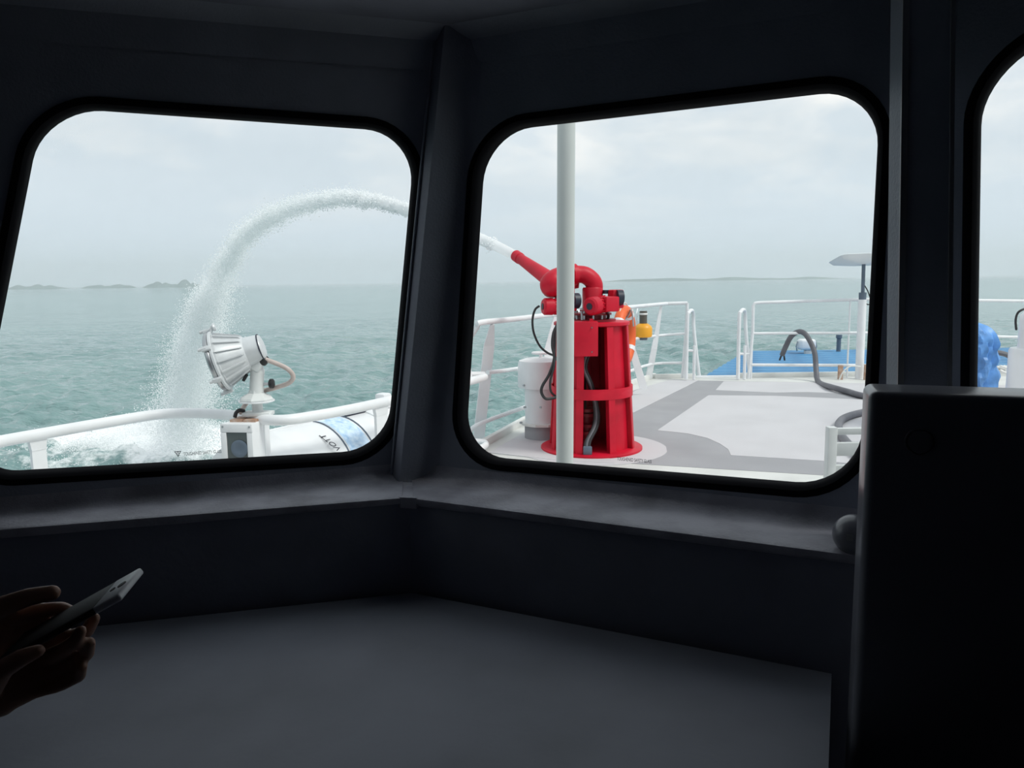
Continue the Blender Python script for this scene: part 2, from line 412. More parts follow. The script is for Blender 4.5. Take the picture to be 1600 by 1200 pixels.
qR = [(757, 206), (1376, 134), (1343, 763), (724, 712)]
win1, plL = window(1, 'wall_left', qL, CA, nL, [eL, CA, CT, eLt], (.125, .135, .125, .10), 'rounded window on the left looking over the searchlight')
E = onplane(1450, 500, CA, nR); uE = (E-CA).dot(dR)
eR = CA+dR*1.02; eRt = CT+dR*1.02
uR = (onplane(1450, 450, CA, nR)-CA); 
def at_u(z, px):
    return None
pb = onplane(1446, 810, CA, nR); pt = onplane(1452, 60, CA, nR)
pb = V((pb.x, pb.y, CA.z)) if abs(pb.z-CA.z) > .001 else pb
uu = (onplane(1450, 450, CA, nR)-(CA+cdir*(onplane(1450, 450, CA, nR).z-CA.z))).dot(dR)
eR, eRt = CA+dR*uu, CT+dR*uu
win2, plR = window(2, 'wall_front', qR, CA, nR, [CA, eR, eRt, CT], (.13, .12, .135, .125), 'wide rounded window in the middle looking over the red water cannon')
q3 = [(1534, 104), (1900, -40), (1900, 860), (1524, 760)]
E3 = P(1470, 450, 1.56)
e3a = V((E3.x, E3.y, CA.z)); e3b = e3a+d3*1.5
win3, pl3 = window(3, 'wall_right', q3, E3, n3, [e3a, e3b, V((e3b.x, e3b.y, ZC)), V((e3a.x, e3a.y, ZC))], .11, 'rounded window at the right edge above the black console')

# printed marks on the glass
def glass_mark(win, p0, n, d, c, xa, ya, xb, yb, emblem=None):
    a = onplane(xa, ya, p0+n*.0285, n); b = onplane(xb, yb, p0+n*.0285, n)
    up_ = (c-d*c.dot(d)).normalized()
    text_mesh('TOUGHENED SAFETY GLASS', 'glassink', win, a, d, up_, (b-a).length, thick=.0002, ysc=1.75)
    if emblem:
        e = onplane(emblem[0], emblem[1], p0+n*.0285, n); mb = MB(); s = .0085
        tri = [(-1, .8), (1, .8), (0, -1)]; tri2 = [(-.7, .62), (.7, .62), (0, -.62)]
        f = lambda l, k: [e+d*(x*s)+up_*(y*s)+n*k for x, y in l]
        mb.loops([f(tri, 0), f(tri2, 0), f(tri2, .0004), f(tri, .0004), f(tri, 0)])
        mb.tube([e+d*(math.cos(i*.7854)*s*.3)+up_*(math.sin(i*.7854)*s*.3+s*.25) for i in range(8)], .0007, 5, closed=True)
        mb.build('emblem', 'glassink', win, smooth=False)
glass_mark(win1, CA, nL, dL, cdir, 287, 712, 346, 708, (278, 709))
glass_mark(win2, CA, nR, dR, cdir, 964, 719, 1018, 723)

# coved sill below each window: wall -> ledge -> lip
zl = CA.z-.004
fl0, fl1 = Z(-560, 869, zl), Z(628, 776, zl)
fr0, fr1 = Z(648, 777, zl), Z(1365, 869, zl)
def sill(name, w0, w1, f0, f1, n):
    secs = []
    for w_, f_ in ((w0, f0), (w1, f1)):
        hd = (f_-V((w_.x, w_.y, zl))); s = []
        for k in range(7):
            t_ = k/6*math.pi/2; s.append(w_+cdir*(.040*(1-math.sin(t_)))-cdir*.004+hd.normalized()*(.002+.045*(1-math.cos(t_))))
        hn = hd.normalized(); s += [f_+UP*.0-hn*.012, f_-UP*.004, f_-UP*.016, f_-UP*.026-hn*.012, f_-UP*.026-hn*.04]
        secs.append(s)
    mb = MB(); n_ = 24
    mb.loops([[a.lerp(b, i/n_) for a, b in zip(*secs)] for i in range(n_+1)], closed=False)
    return tag(mb.build(name, 'sill', None, angle=50), kind='structure')
sill('trim_1', eL, CA-dL*.012, fl0, fl1, nL); sill('trim_2', CA+dR*.012, eR, fr0, fr1, nR)
# corner channel between the two liners: thin raised edge and a coved return
def along(p, z): return p+cdir*(z-p.z)
mb = MB()
zz = [CA.z-.05+(ZC-CA.z+.05)*i/16 for i in range(17)]
inw = -(nL+nR).normalized()
mb.tube([along(CA-dL*.045+inw*.012, z) for z in zz], .004, 8)
tag(mb.build('trim_3', 'liner', None), kind='structure')
mb = MB()
def cove(z):
    b = along(CA, z); o = []
    for k in range(9):
        t_ = k/8; o.append(b+dR*(.012+.085*t_)+(-nR)*(.060*(1-math.sin(t_*math.pi/2))))
    return o
mb.loops([cove(z)+[along(CA, z)+dR*.012] for z in zz], closed=True)
tag(mb.build('trim_4', 'liner', None), kind='structure')
mb = MB(); mb.prism([along(CA, zz[0])-dL*.042+inw*.012, along(CA, zz[0])+dR*.012-nR*.06, along(CA, zz[0])+dR*.012, along(CA, zz[0])-dL*.042], cdir*(ZC-zz[0]))
tag(mb.build('trim_5', 'room', None), kind='structure')

mb = MB(); k0 = along(CA, zl)
mb.prism([V((p.x, p.y, zl-.03)) for p in (k0-dL*.16, fl1+(fl0-fl1).normalized()*.004-UP*0, fr0+(fr1-fr0).normalized()*.004, k0+dR*.16)], UP*.0285)
tag(mb.build('trim_9', 'sill', None, smooth=False), kind='structure')
# lower walls, ceiling, floor and the dark rest of the room
def panel(name, a, b, z0, z1, outw, th=.05, material='room'):
    a = V((a.x, a.y, z0)); b = V((b.x, b.y, z0)); mb = MB()
    mb.prism([a, b, b+outw*th, a+outw*th], UP*(z1-z0))
    return tag(mb.build(name, material, None, smooth=False), kind='structure')
hL = V((nL.x, nL.y, 0)).normalized(); hR = V((nR.x, nR.y, 0)).normalized()
g0, g1 = fl0+hL*.015, fl1+hL*.015; h0, h1 = fr0+hR*.015, fr1+hR*.015
cx = V(((g1.x+h0.x)/2, (g1.y+h0.y)/2, 0))
panel('wall_lower_left', g0, cx, ZF, zl-.02, hL); panel('wall_lower_front', cx, h1, ZF, zl-.02, hR)
XL, XR, YB = eL.x-.02, e3b.x, -1.7
panel('wall_lower_right', e3a-n3*.02, e3b, ZF, CA.z, n3)
panel('wall_side_left', V((XL, eL.y+.06, 0)), V((XL, YB, 0)), ZF, ZC, V((-1, 0, 0)))
panel('wall_side_right', V((XR, e3b.y+.02, 0)), V((XR, YB, 0)), ZF, ZC, V((1, 0, 0)))
panel('wall_back', V((XL, YB, 0)), V((XR, YB, 0)), ZF, ZC, V((0, -1, 0)))
def slab(name, pts, z, th, material):
    mb = MB(); mb.prism([V((p.x, p.y, z)) for p in pts], UP*th); return tag(mb.build(name, material, None, smooth=False), kind='structure')
plan = [V((XL-.05, YB-.05, 0)), V((XR+.05, YB-.05, 0)), e3b+n3*.05, eRt+n3*.12, CT+inw*-.06, eLt+nL*.06, V((XL-.05, eL.y+.06, 0))]
slab('ceiling', plan, ZC, .06, 'room')
slab('floor', [V((XL-.05, YB-.05, 0)), V((XR+.05, YB-.05, 0)), e3b+n3*.05, V((E3.x, E3.y, 0))+n3*.05, cx+V((0, .06, 0)), eL+hL*.02, V((XL-.05, eL.y+.05, 0))], ZF-.06, .06, 'room')
# header coves under the ceiling: a shallow boxed liner following each wall
for i, (a, b, h_) in enumerate(((eLt, CT, hL), (CT, eRt, hR))):
    mb = MB(); a1, b1 = a-h_*.0, b-h_*.0
    mb.loops([[a1-UP*.10, a1-UP*.03-h_*.012, a1-h_*.055, a1], [b1-UP*.10, b1-UP*.03-h_*.012, b1-h_*.055, b1]], closed=True)
    tag(mb.build('trim_%d' % (6+i), 'liner', None), kind='structure')

# column between the middle and right windows with two light edge strips
def colpt(x, y, Y): return P(x, y, Y)
mb = MB()
c4 = [P(1414, -120, 1.50), P(1492, -120, 1.46), P(1480, 900, 1.46), P(1400, 900, 1.50)]
col = mb.prism(c4, V((.0, .05, 0))).build('trim_8', 'liner', None, smooth=False); tag(col, 'black boxed column between the middle and right windows', 'column', kind='structure')
for xa, xb, Y, wd_ in ((1417, 1403, 1.497, .011), (1490, 1481, 1.457, .007)):
    mb = MB(); mb.strip([P(xa, -100, Y), P(xb, 890, Y)], (1, -.3, 0), wd_, .008); mb.build('edge_strip', 'trim', col, smooth=False)

# desk
ZD = .60
dk = [V((g0.x-.0, g0.y-.01, 0)), V((cx.x, cx.y-.012, 0)), Z(1308, 985, ZD), Z(1294, 1215, ZD), V((.62, .82, 0)), V((-1.0, .78, 0)), V((-2.1, .72, 0))]
# keep the far-right corner against the lower wall
q = Z(1310, 985, ZD); 
tt = (q-h0).dot(dR); qq = h0+(h1-h0)*(tt/(h1-h0).length); dk[2] = V((qq.x-.012, qq.y-.014, 0))
mb = MB(); mb.prism([V((p.x, p.y, ZD-.03)) for p in dk], UP*.03)
bm = mb.bm; 
desk = thing('desk', V((0, 1.3, ZF)), 'dark grey desk top below the windows', 'desk')
mb.build('desk_top', 'desk', desk, smooth=False)
for x, y in ((-1.6, .82), (.52, .95), (.5, 1.45), (-.9, 1.3)):
    MB().box((x, y, (ZF+ZD-.03)/2), (.05, .05, ZD-.03-ZF), bevel=.004).build('leg', 'room', desk)

# tall black console at the right
ct = Z(1358, 612, CAM.z-.187); zt = CAM.z-.187
yf = ct.y; x0 = ct.x; cw = .46; cdp = .12; cr_a = -math.radians(20)
CX = V((math.cos(cr_a), math.sin(cr_a), 0)); CY = V((-math.sin(cr_a), math.cos(cr_a), 0)); co = V((x0, yf, 0))
ccn = co+CX*(cw/2)+CY*(cdp/2)
cons = thing('console_cabinet', V((ccn.x, ccn.y, ZF)), 'tall black console cabinet with glossy rounded top at the right edge', 'cabinet')
mb = MB(); mb.box((ccn.x, ccn.y, (zt+ZF)/2), (cw, cdp, zt-ZF), bevel=.014, seg=5, rot=rotz(cr_a)); body = mb.build('body', 'console', cons, angle=60)
b0 = onplane(1438, 690, co-CY*.002, CY)
mb = MB(); mb.tube([b0+CX*(.022*math.cos(t_/16*2*math.pi))+UP*(.022*math.sin(t_/16*2*math.pi)) for t_ in range(16)], .0016, 8, closed=True)
mb.lathe([(0, -.004), (.018, -.003), (.021, .004)], b0, CY, 24)
mb.build('recessed_pull', 'console', cons)
# round black fixture at the end of the sill
k = P(1333, 836, 1.48); ax = V((-.55, -.8, .12)).normalized()
kn = thing('round_fitting', k, 'round black domed fitting at the right end of the window sill', 'fitting')
mb = MB(); mb.lathe([(0, .034), (.012, .033), (.026, .026), (.036, .012), (.040, 0), (.040, -.012), (.036, -.02), (0, -.02)], k, ax, 36); mb.build('dome', 'console', kn)
mb = MB(); mb.cyl(k-ax*.10, k-ax*.019, .016, seg=16); mb.build('stem', 'rubber', kn)
xq = ax.cross(UP).normalized(); yq = ax.cross(xq)
mb = MB(); mb.box(k+ax*.034, (.012, .012, .002), rot=basis(xq, yq, ax)); mb.build('mark', 'trim', kn)

# sea haze between the ship and the islands: real scattering air
HZ = bpy.data.materials.new('sea_haze'); HZ.use_nodes = True; t = HZ.node_tree; t.nodes.clear()
o_ = t.nodes.new('ShaderNodeOutputMaterial'); vs_ = t.nodes.new('ShaderNodeVolumeScatter'); vs_.inputs['Color'].default_value = (.96, .975, 1, 1)
vs_.inputs['Density'].default_value = HAZE; vs_.inputs['Anisotropy'].default_value = .55; t.links.new(vs_.outputs[0], o_.inputs['Volume'])
mb = MB(); mb.box((0, 1450, 40+SEA), (9000, 2200, 78)); hzo = mb.build('haze', HZ, None, smooth=False); tag(hzo, 'pale haze over the far sea along the horizon', 'haze', kind='stuff')
# ------------------------------------------------------------------ outer deck
RZ = 1.07           # level of the main hand rail
YS = 10.75          # stern rail line
rail_px = [(-420, 768), (-150, 722), (-60, 703), (0, 690), (60, 679), (150, 663), (235, 649), (275, 646), (320, 646), (370, 650), (418, 656), (450, 656), (490, 650), (540, 641), (600, 628), (680, 609), (745, 593), (757, 589)]
side = [Z(x, y, .64) for x, y in rail_px]
edge_px = [(752, 700), (820, 661), (900, 629), (1000, 597), (1022, 590)]
edge = [Z(x, y, 0) for x, y in edge_px]
sternL = V((edge[-1].x, 10.95, 0)); sternR = V((9.5, 10.95, 0))
near = [V((9.5, -1.5, 0)), V((XR+.25, -1.5, 0)), V((XR+.25, e3b.y+.1, 0)), V((E3.x+.12, E3.y+.18, 0)), V((cx.x, cx.y+.25, 0)), V((XL-.1, eL.y+.3, 0)), V((XL-.1, -1.5, 0)), V((XL-1.2, -1.5, 0))]
outline = [V((p.x, p.y, 0)) for p in side[1:]] + edge + [sternL, sternR] + near
mb = MB(); mb.prism([V((p.x, p.y, -.12)) for p in outline], UP*.12)
deck = mb.build('deck', 'deck', None, smooth=False); tag(deck, kind='structure')
# hull below the deck edge
mb = MB(); hullp = [V((p.x, p.y, 0)) for p in [side[0]-V((0, 2, 0))]+side[1:]]+edge+[sternL]
mb.loops([[V((p.x, p.y, -.10)) for p in hullp], [V((p.x+.25, p.y-.15, SEA-.4)) for p in hullp]], closed=False)
tag(mb.build('wall_hull', 'cream', None, smooth=False), kind='structure')
def paint(poly, z, material, name='painted_area'):
    pts = [Z(x, y, 0) for x, y in poly]; return area([V((p.x, p.y, 0)) for p in pts], z, material, name)
def area(pts, z, material, name='painted_area'):
    mb = MB(); mb.prism([V((p.x, p.y, 0.0005)) for p in pts], UP*z); return mb.build(name, material, deck, smooth=False)
mon = Z(924, 700, 0)          # centre of the red pedestal
def arc(c, r, a0, a1, n=20): return [V((c.x+r*math.cos(math.radians(a0+(a1-a0)*i/n)), c.y+r*math.sin(math.radians(a0+(a1-a0)*i/n)), 0)) for i in range(n+1)]
paint([(770, 706), (835, 670), (905, 640), (1000, 607), (1046, 594), (1400, 600), (1800, 608), (1800, 800), (1500, 764), (1290, 743), (960, 723)], .002, 'deckgrey')
paint([(1000, 607), (1046, 594), (1092, 594), (1075, 603), (990, 645), (975, 645), (985, 615)], .004, 'decklight')
paint([(1131, 596), (1400, 600), (1800, 606), (1800, 633), (1352, 617), (1260, 613), (1210, 614), (1118, 610)], .004, 'decklight')
paint([(1107, 618), (1210, 619), (1260, 621), (1352, 625), (1800, 645), (1800, 775), (1290, 721), (1142, 712), (1138, 703), (1125, 694), (1105, 685), (1075, 678), (1048, 675), (1027, 673)], .004, 'decklight')
area(arc(mon, .63, 0, 342, 40), .004, 'decklight')
paint([(764, 708), (832, 669), (905, 638), (925, 690), (960, 725), (870, 720)], .0062, 'decklight')
# low coaming along the deck edge
def coam(pts, name='coaming'):
    for a, b in zip(pts, pts[1:]):
        d = (b-a).normalized(); mb = MB(); mb.box((a+b)/2+UP*.03, ((b-a).length+.02, .05, .07), rot=rotz(math.atan2(d.y, d.x)), bevel=.008); mb.build(name, 'cream', deck)
coam(edge); coam([V((sternL.x, 10.9, 0)), V((2.62, 10.9, 0))]); coam([V((3.25, 10.9, 0)), V((9.4, 10.9, 0))])

# ------------------------------------------------------------------ railings
def stanchion(mb_parent, top, bot, wd, w_, t_=.012, mid=None, name='stanchion', material='white'):
    mb = MB(); pts = [bot] + ([mid] if mid else []) + [top]; mb.strip(pts, wd, w_, t_); return mb.build(name, material, mb_parent, smooth=False)
# side rail in front of the left window
sr = thing('side_railing', V((side[8].x, side[8].y, 0)), 'white bent pipe railing crossing the left window', 'railing')
MB().tube(side, .031, 16, smooth=4).build('top_rail', 'white', sr)
low = [V((p.x, p.y, .08)) for p in side]; MB().tube(low, .026, 12, smooth=3).build('lower_rail', 'white', sr)
def side_at(px):
    for (a, pa), (b, pb_) in zip(zip(rail_px, side), zip(rail_px[1:], side[1:])):
        if a[0] <= px <= b[0]: return pa.lerp(pb_, (px-a[0])/(b[0]-a[0]))
for px, w_ in ((-200, .07), (57, .075), (594, .11)):
    p = side_at(px); q2 = side_at(px+8); tg = (q2-p).normalized()
    stanchion(sr, p-UP*.015, V((p.x, p.y, -.05)), tg, w_, .02)
    MB().strip([p+UP*.0-UP*.08, p-UP*.02], tg, [w_*1.0, w_*1.25], .024).build('gusset', 'white', sr, smooth=False)
# port rail of the working deck
tp = [(752, 504), (800, 499), (868, 491), (905, 487), (982, 480), (1034, 474.5)]
top = [Z(x, y, RZ) for x, y in tp]
pr = thing('port_railing', V((top[1].x, top[1].y, 0)), 'white pipe railing running beside the red pedestal along the deck edge', 'railing')
down = side[-1]+V((-.10, .04, .0))
corner = P(1074, 473.5, YS)
MB().tube([down+V((-.02, -.06, -.02)), P(730, 541, 6.32), P(745, 511, 6.36), top[0]]+top[1:5]+[top[5]+V((0, -.1, 0)), top[5]+V((.12, .02, 0)), corner], .024, 14, smooth=4).build('top_rail', 'white', pr)
def yat(p, x, y): return P(x, y, p.y)
# flat stanchions (tops lean inboard)
st = [((769, 506), (764, 540), (747, 712), 6.45, 6.75, .105), ((868, 494), (858, 545), (853, 668), 7.65, 7.45, .11), ((978, 483), (968, 540), (960, 612), 9.3, 9.55, .10), ((1033, 477), (1022, 545), (1013, 592), 10.65, 10.8, .10)]
S = []
for (tx, ty), (mx_, my), (bx, by), Yt, Yb, w_ in st:
    a, b, c = P(tx, ty, Yt), P(mx_, my, (Yt*1.4+Yb*.6)/2), P(bx, by, Yb); c.z = max(c.z, -.05)
    S.append((a, b, c)); MB().strip([c, b, a-UP*.005], (1, .35, 0), [w_, w_*.9, w_*.35], .014).build('stanchion', 'white', pr, smooth=False)
# bent inner brace
MB().strip([P(1006, 607, 9.3), P(986, 540, 9.3), P(978, 485, 9.35)], (1, .1, 0), [.10, .085, .05], .014).build('brace', 'white', pr, smooth=False)
mids = [P(762, 582, 6.5), P(815, 575, 7.1), P(868, 560, 7.55), P(975, 533, 9.4), P(1024, 525, 10.7), P(1071, 521, YS)]
MB().tube(mids, .019, 12, smooth=3).build('mid_rail', 'white', pr)
lows = [P(735, 690, 6.5), P(736, 672, 6.55), P(755, 660, 6.6), P(815, 638, 7.1), P(866, 620, 7.5), P(970, 585, 9.4), P(1018, 569, 10.75), P(1066, 567, YS)]
MB().tube(lows, .019, 12, smooth=3).build('mid_rail', 'white', pr)
MB().tube([P(726, 692, 6.3), P(745, 690, 6.35), P(758, 692, 6.35), P(757, 698, 6.25), P(740, 702, 6.15), P(722, 712, 6.1)], .026, 12, smooth=4).build('foot_rail', 'white', pr)
MB().tube([P(716, 588, 6.2), P(735, 585, 6.25), P(757, 585, 6.3)], .024, 12).build('foot_rail', 'white', pr)
MB().tube([corner+V((0, 0, .0)), P(1073, 500, YS), P(1066, 591, YS)], .021, 12).build('end_post', 'white', pr)
MB().tube([P(1074, 478, YS), P(1073.5, 592, YS-.05)], .012, 8).build('end_post', 'white', pr)
# hooped hand grips at the ladder gap
def hoop(x0_, xm, x1_, ytop, ybar, label):
    h = thing('ladder_handgrip', P(x0_, 592, YS-.12), label, 'handrail', 'hooped grips at the ladder gap')
    MB().tube([P(x0_, 592, YS-.12), P(x0_+2, 500, YS-.12), P(x0_+4, ytop+4, YS-.10), P(x0_+8, ytop, YS), P(x0_+11, ytop+5, YS+.25), P(x0_+12.5, 520, YS+.3), P(x1_+9, 593, YS+.25)], .026, 12, smooth=4).build('hoop', 'white', h)
    MB().tube([P(x1_, 593, YS-.1), P(x1_+1, 540, YS-.1)], .022, 10).build('post', 'white', h)
    MB().tube([P(x0_+1, ybar, YS-.1), P(x1_+1, ybar, YS-.1)], .018, 10).build('rung', 'white', h)
hoop(1072, 1078, 1084, 485, 548, 'white hooped hand grip on the left side of the ladder gap')
hoop(1153, 1158, 1163, 484, 553, 'white hooped hand grip on the right side of the ladder gap')
# stern rail right of the gap
ss = thing('stern_railing', V((5, YS, 0)), 'white three-bar stern railing in front of the blue roof', 'railing')
def sx(x, y): return P(x, y, YS)
MB().tube([sx(1169, 592), sx(1176, 520), sx(1177, 478), sx(1179, 474), sx(1184, 473), sx(1260, 470.5), sx(1350, 468), sx(1480, 469), sx(1640, 471)], .022, 12).build('top_rail', 'white', ss)
MB().tube([sx(1176, 521), sx(1260, 520.5), sx(1350, 520), sx(1480, 524), sx(1640, 528)], .019, 12).build('mid_rail', 'white', ss)
MB().tube([sx(1173, 570), sx(1260, 570.5), sx(1350, 571), sx(1480, 575), sx(1640, 580)], .021, 12).build('mid_rail', 'white', ss)
MB().tube([sx(1173, 594), sx(1177, 476)], .016, 8).build('post', 'white', ss)
MB().tube([sx(1323, 596), sx(1328.5, 470)], .013, 8).build('post', 'white', ss)
MB().tube([sx(1470, 600), sx(1474, 470)], .02, 8).build('post', 'white', ss)
MB().tube([sx(1163, 553), sx(1174, 553)], .015, 8).build('hinge_bar', 'white', ss)

# ------------------------------------------------------------------ blue roof behind the stern
ra, rb, rc, rd = V((2.75, 11.05, -.04)), V((9.6, 11.05, -.04)), V((9.9, 15.0, -.02)), V((4.62, 15.0, -.02))
rf = thing('blue_roof', V((6.2, 13, -.5)), 'blue ribbed roof just beyond the stern railing', 'roof')
n = 11
for i in range(n):
    u0, u1 = i/n, (i+.93)/n; mb = MB()
    a, b, c, d = ra.lerp(rd, u0), rb.lerp(rc, u0), rb.lerp(rc, u1), ra.lerp(rd, u1); rows = []
    for k in range(9):
        s_ = k/8; h = .022*max(0, math.sin(s_*math.pi))**.6 + (.012*abs(math.sin(s_*3*math.pi)))
        rows.append([a.lerp(d, s_)+UP*h, b.lerp(c, s_)+UP*h])
    mb.loops(rows, closed=False); mb.prism([a-UP*.02, b-UP*.02, c-UP*.02, d-UP*.02], UP*.018)
    mb.build('roof_sheet', 'blue', rf, smooth=False)
MB().tube([ra+V((-.1, -.06, .03)), V((3.4, 10.98, -.01))], .035, 10).build('edge_pipe', 'white', rf)
mb = MB(); mb.box((6.2, 11.02, -.14), (6.9, .04, .16)); mb.build('fascia', 'navy', rf)
for x in (2.9, 6.2, 9.4):
    MB().cyl((x, 11.3, SEA+1.2), (x, 11.3, -.08), .05).build('support', 'white', rf)

# floodlight on the blue roof
fp = P(1262, 550, 14.3); fz = fp.z
fl = thing('floodlight', V((fp.x, fp.y, -.02)), 'white floodlight standing on the blue roof', 'lamp')
mb = MB(); mb.box(P(1260, 538, 14.3), (.30, .22, .20), bevel=.05, seg=3); mb.build('housing', 'white', fl)
mb = MB(); mb.box(P(1262, 550, 14.3)-UP*.01, (.12, .12, .10), bevel=.02); mb.build('bracket', 'offwhite', fl)
for s_ in (-1, 1):
    c = P(1260, 540, 14.3)+V((.17*s_, 0, -.02)); MB().tube([c+V((0, 0, -.08)), c+V((.02*s_, 0, 0)), c+V((0, 0, .10))], .012, 6).build('yoke', 'steel', fl)
vp = P(1310, 549, 14.6); tag(MB().lathe([(0, 0), (.045, 0), (.04, .0), (.04, .26), (.055, .27), (.055, .33), (0, .335)], V((vp.x, vp.y, -.01)), seg=14).build('vent_pipe', 'slate', None), 'dark blue-grey pipe standing on the blue roof', 'pipe')

# ------------------------------------------------------------------ satellite dish on its pole
dp = P(1342, 600, YS-.15); dp.z = 0
sdish = thing('satellite_dish', dp, 'flat grey satellite dish on a white pole at the stern railing', 'satellite dish')
pt_ = lambda x, y: P(x, y, YS-.15)
MB().tube([dp, pt_(1347.5, 468)], .055, 16).build('pole', 'white', sdish)
MB().cyl(pt_(1347.5, 469), pt_(1348, 457), .048, .05).build('clamp', 'slate', sdish)
MB().cyl(pt_(1348, 460), pt_(1349.5, 413), .024).build('mast', 'slate', sdish)
mb = MB(); c = pt_(1350, 408); xd = V((1, 0, .025)).normalized(); ydn = V((0, .93, -.20)).normalized(); zdn = xd.cross(ydn)
pf = [(.40, .26, .045), (.36, .225, -.0), (.14, .09, -.045)]
lo = []
for hx, hy, hz_ in [(.385, .25, .052)]+pf:
    l = rounded([c+xd*a*hx+ydn*b*hy+zdn*hz_ for a, b in ((-1, -1), (1, -1), (1, 1), (-1, 1))], min(hx, hy)*.35, 5, False)
    lo.append(l)
mb.loops(lo, cap=True)
mb.build('panel', 'dishgrey', sdish)
MB().tube([pt_(1351, 446), pt_(1356, 455), pt_(1360, 466), pt_(1364, 472), pt_(1356, 476), pt_(1350, 470)], .008, 6, smooth=4).build('cable', 'black', sdish)
br = thing('rusty_bracket', P(1335, 597, YS-.2), 'rust-stained steel bracket at the foot of the dish pole', 'bracket')
MB().box(P(1336, 596.5, YS-.25), (.42, .10, .035)).build('base_bar', 'rust', br)
MB().box(P(1313, 583, YS-.2), (.055, .05, .22)).build('upright', 'rust', br)
MB().box(P(1354, 583, YS-.28), (.06, .05, .24)).build('upright', 'rust', br)
MB().tube([P(1311, 594, YS-.28), P(1318, 580, YS-.28), P(1330, 572, YS-.28), P(1345, 573, YS-.28)], .009, 6, smooth=4).build('rope', 'cream', br)

# ------------------------------------------------------------------ grey hose over the stern rail
hq = [P(1222, 555, 10.95), P(1228, 541, 10.9), P(1236, 526, 10.85), P(1247, 518.5, 10.76), P(1257, 521, 10.68), P(1266, 534, 10.62), P(1273, 552, 10.55), P(1275, 575, 10.45), P(1277, 593, 10.3), P(1284, 600, 10.0), Z(1300, 605, .05), Z(1325, 612, .04), Z(1352, 619, .04), Z(1420, 628, .04), Z(1425, 640, .04), Z(1380, 640, .04), Z(1345, 645, .04), Z(1322, 652, .04), Z(1311, 661, .04), Z(1312, 675, .04), Z(1322, 690, .04), Z(1345, 712, .04), Z(1380, 725, .04)]
ho = tag(MB().tube(hq, .036, 10, smooth=6).build('hose', 'greycable', None), 'thick grey hose hung over the stern railing and trailing on deck', 'hose')
for dx in (-4, 4):
    MB().tube([P(1226, 545, 10.92), P(1223+dx*.5, 555, 10.95), P(1222+dx, 563, 10.97)], .012, 6).build('loose_end', 'black', ho)

# ------------------------------------------------------------------ slatted bench outside the middle window
by = 2.85
be = thing('slatted_bench', V((P(1330, 700, by).x+.35, by, 0)), 'pale grey slatted bench back at the lower right of the middle window', 'bench')
bx0 = P(1291, 700, by).x; zt_ = P(1291, 667, by).z
def bbox(nm, x0b, x1b, z0b, z1b, y=by, ty=.035): return MB().box(((x0b+x1b)/2, y, (z0b+z1b)/2), (x1b-x0b, ty, z1b-z0b), bevel=.003).build(nm, 'offwhite', be)
bl = .95
bbox('stile', bx0, bx0+.034, 0, zt_); bbox('stile', bx0+bl, bx0+bl+.034, 0, zt_)
def zy(y): return P(1310, y, by).z
for a, b in ((667.5, 680), (690, 713), (725, 747), (762, 784)): bbox('back_slat', bx0+.034, bx0+bl, zy(b)+.003, zy(a)-.003, by, .022)
for i in range(4): MB().box((bx0+.49, by+.07+i*.095, .42), (bl+.03, .075, .022), bevel=.003).build('seat_slat', 'offwhite', be)
for x in (bx0+.02, bx0+bl+.014): MB().box((x, by+.37, .205), (.034, .035, .41)).build('leg', 'offwhite', be)

# ------------------------------------------------------------------ things seen through the right-hand window
tb = P(1500, 600, 7.0); tb.z = 0
mb = MB(); rows = []
ztop = P(1540, 503, 7.0).z; ns = 64
for j in range(44):
    v = j/43; z = ztop*v; row = []
    for i in range(ns):
        an = 2*math.pi*i/ns
        sq = (abs(math.cos(an))**4+abs(math.sin(an))**4)**-.25
        r_ = (.30-.05*v)*sq*(1 if v < .86 else max(.05, math.sqrt(max(0, 1-((v-.86)/.16)**2))))
        p = V((tb.x-.02+r_*math.cos(an), tb.y+r_*math.sin(an), z))
        f = mnoise.noise(V((math.cos(an)*2.2, math.sin(an)*2.2, z*3.2)))*.05+abs(mnoise.noise(V((math.cos(an)*4, math.sin(an)*4, z*7))))*.06+mnoise.noise(V((math.cos(an)*9, math.sin(an)*9, z*16)))*.018-.03
        p.x += math.cos(an)*f; p.y += math.sin(an)*f
        row.append(p)
    rows.append(row)
mb.loops(rows, cap=True)
tarp = thing('tarp_bundle', tb, 'blue tarpaulin wrapped and tied around deck gear beside the right window', 'tarp')
mb.build('tarpaulin', 'tarp', tarp, angle=22)
MB().tube([V((tb.x-.02+.315*math.cos(a_)*(abs(math.cos(a_))**4+abs(math.sin(a_))**4)**-.25, tb.y+.315*math.sin(a_)*(abs(math.cos(a_))**4+abs(math.sin(a_))**4)**-.25, .34+.06*math.sin(a_*2+1))) for a_ in [2*math.pi*i/32 for i in range(32)]], .010, 6, closed=True).build('rope', 'white', tarp)
wp = P(1625, 600, 6.2); wp.z = 0
z1, z2 = P(1600, 545, 6.2).z, P(1600, 484, 6.2).z
vpp = thing('white_vent_pipe', wp, 'stepped white ventilation pipe at the right edge behind the console', 'pipe')
mb = MB(); mb.lathe([(0, 0), (.235, 0), (.235, z1-.02), (.225, z1), (.17, z1+.005)], wp, seg=36); mb.build('base', 'white', vpp)
mb = MB(); mb.lathe([(.175, z1-.01), (.175, z2-.09), (.168, z2-.045), (.14, z2-.012), (.09, z2), (0, z2+.002)], wp, seg=36); mb.build('neck', 'white', vpp)
MB().tube([P(1588, 515, 6.2), P(1587, 500, 6.15), P(1591, 488, 6.1), P(1602, 482, 6.1)], .009, 6, smooth=4).build('cable', 'black', vpp)
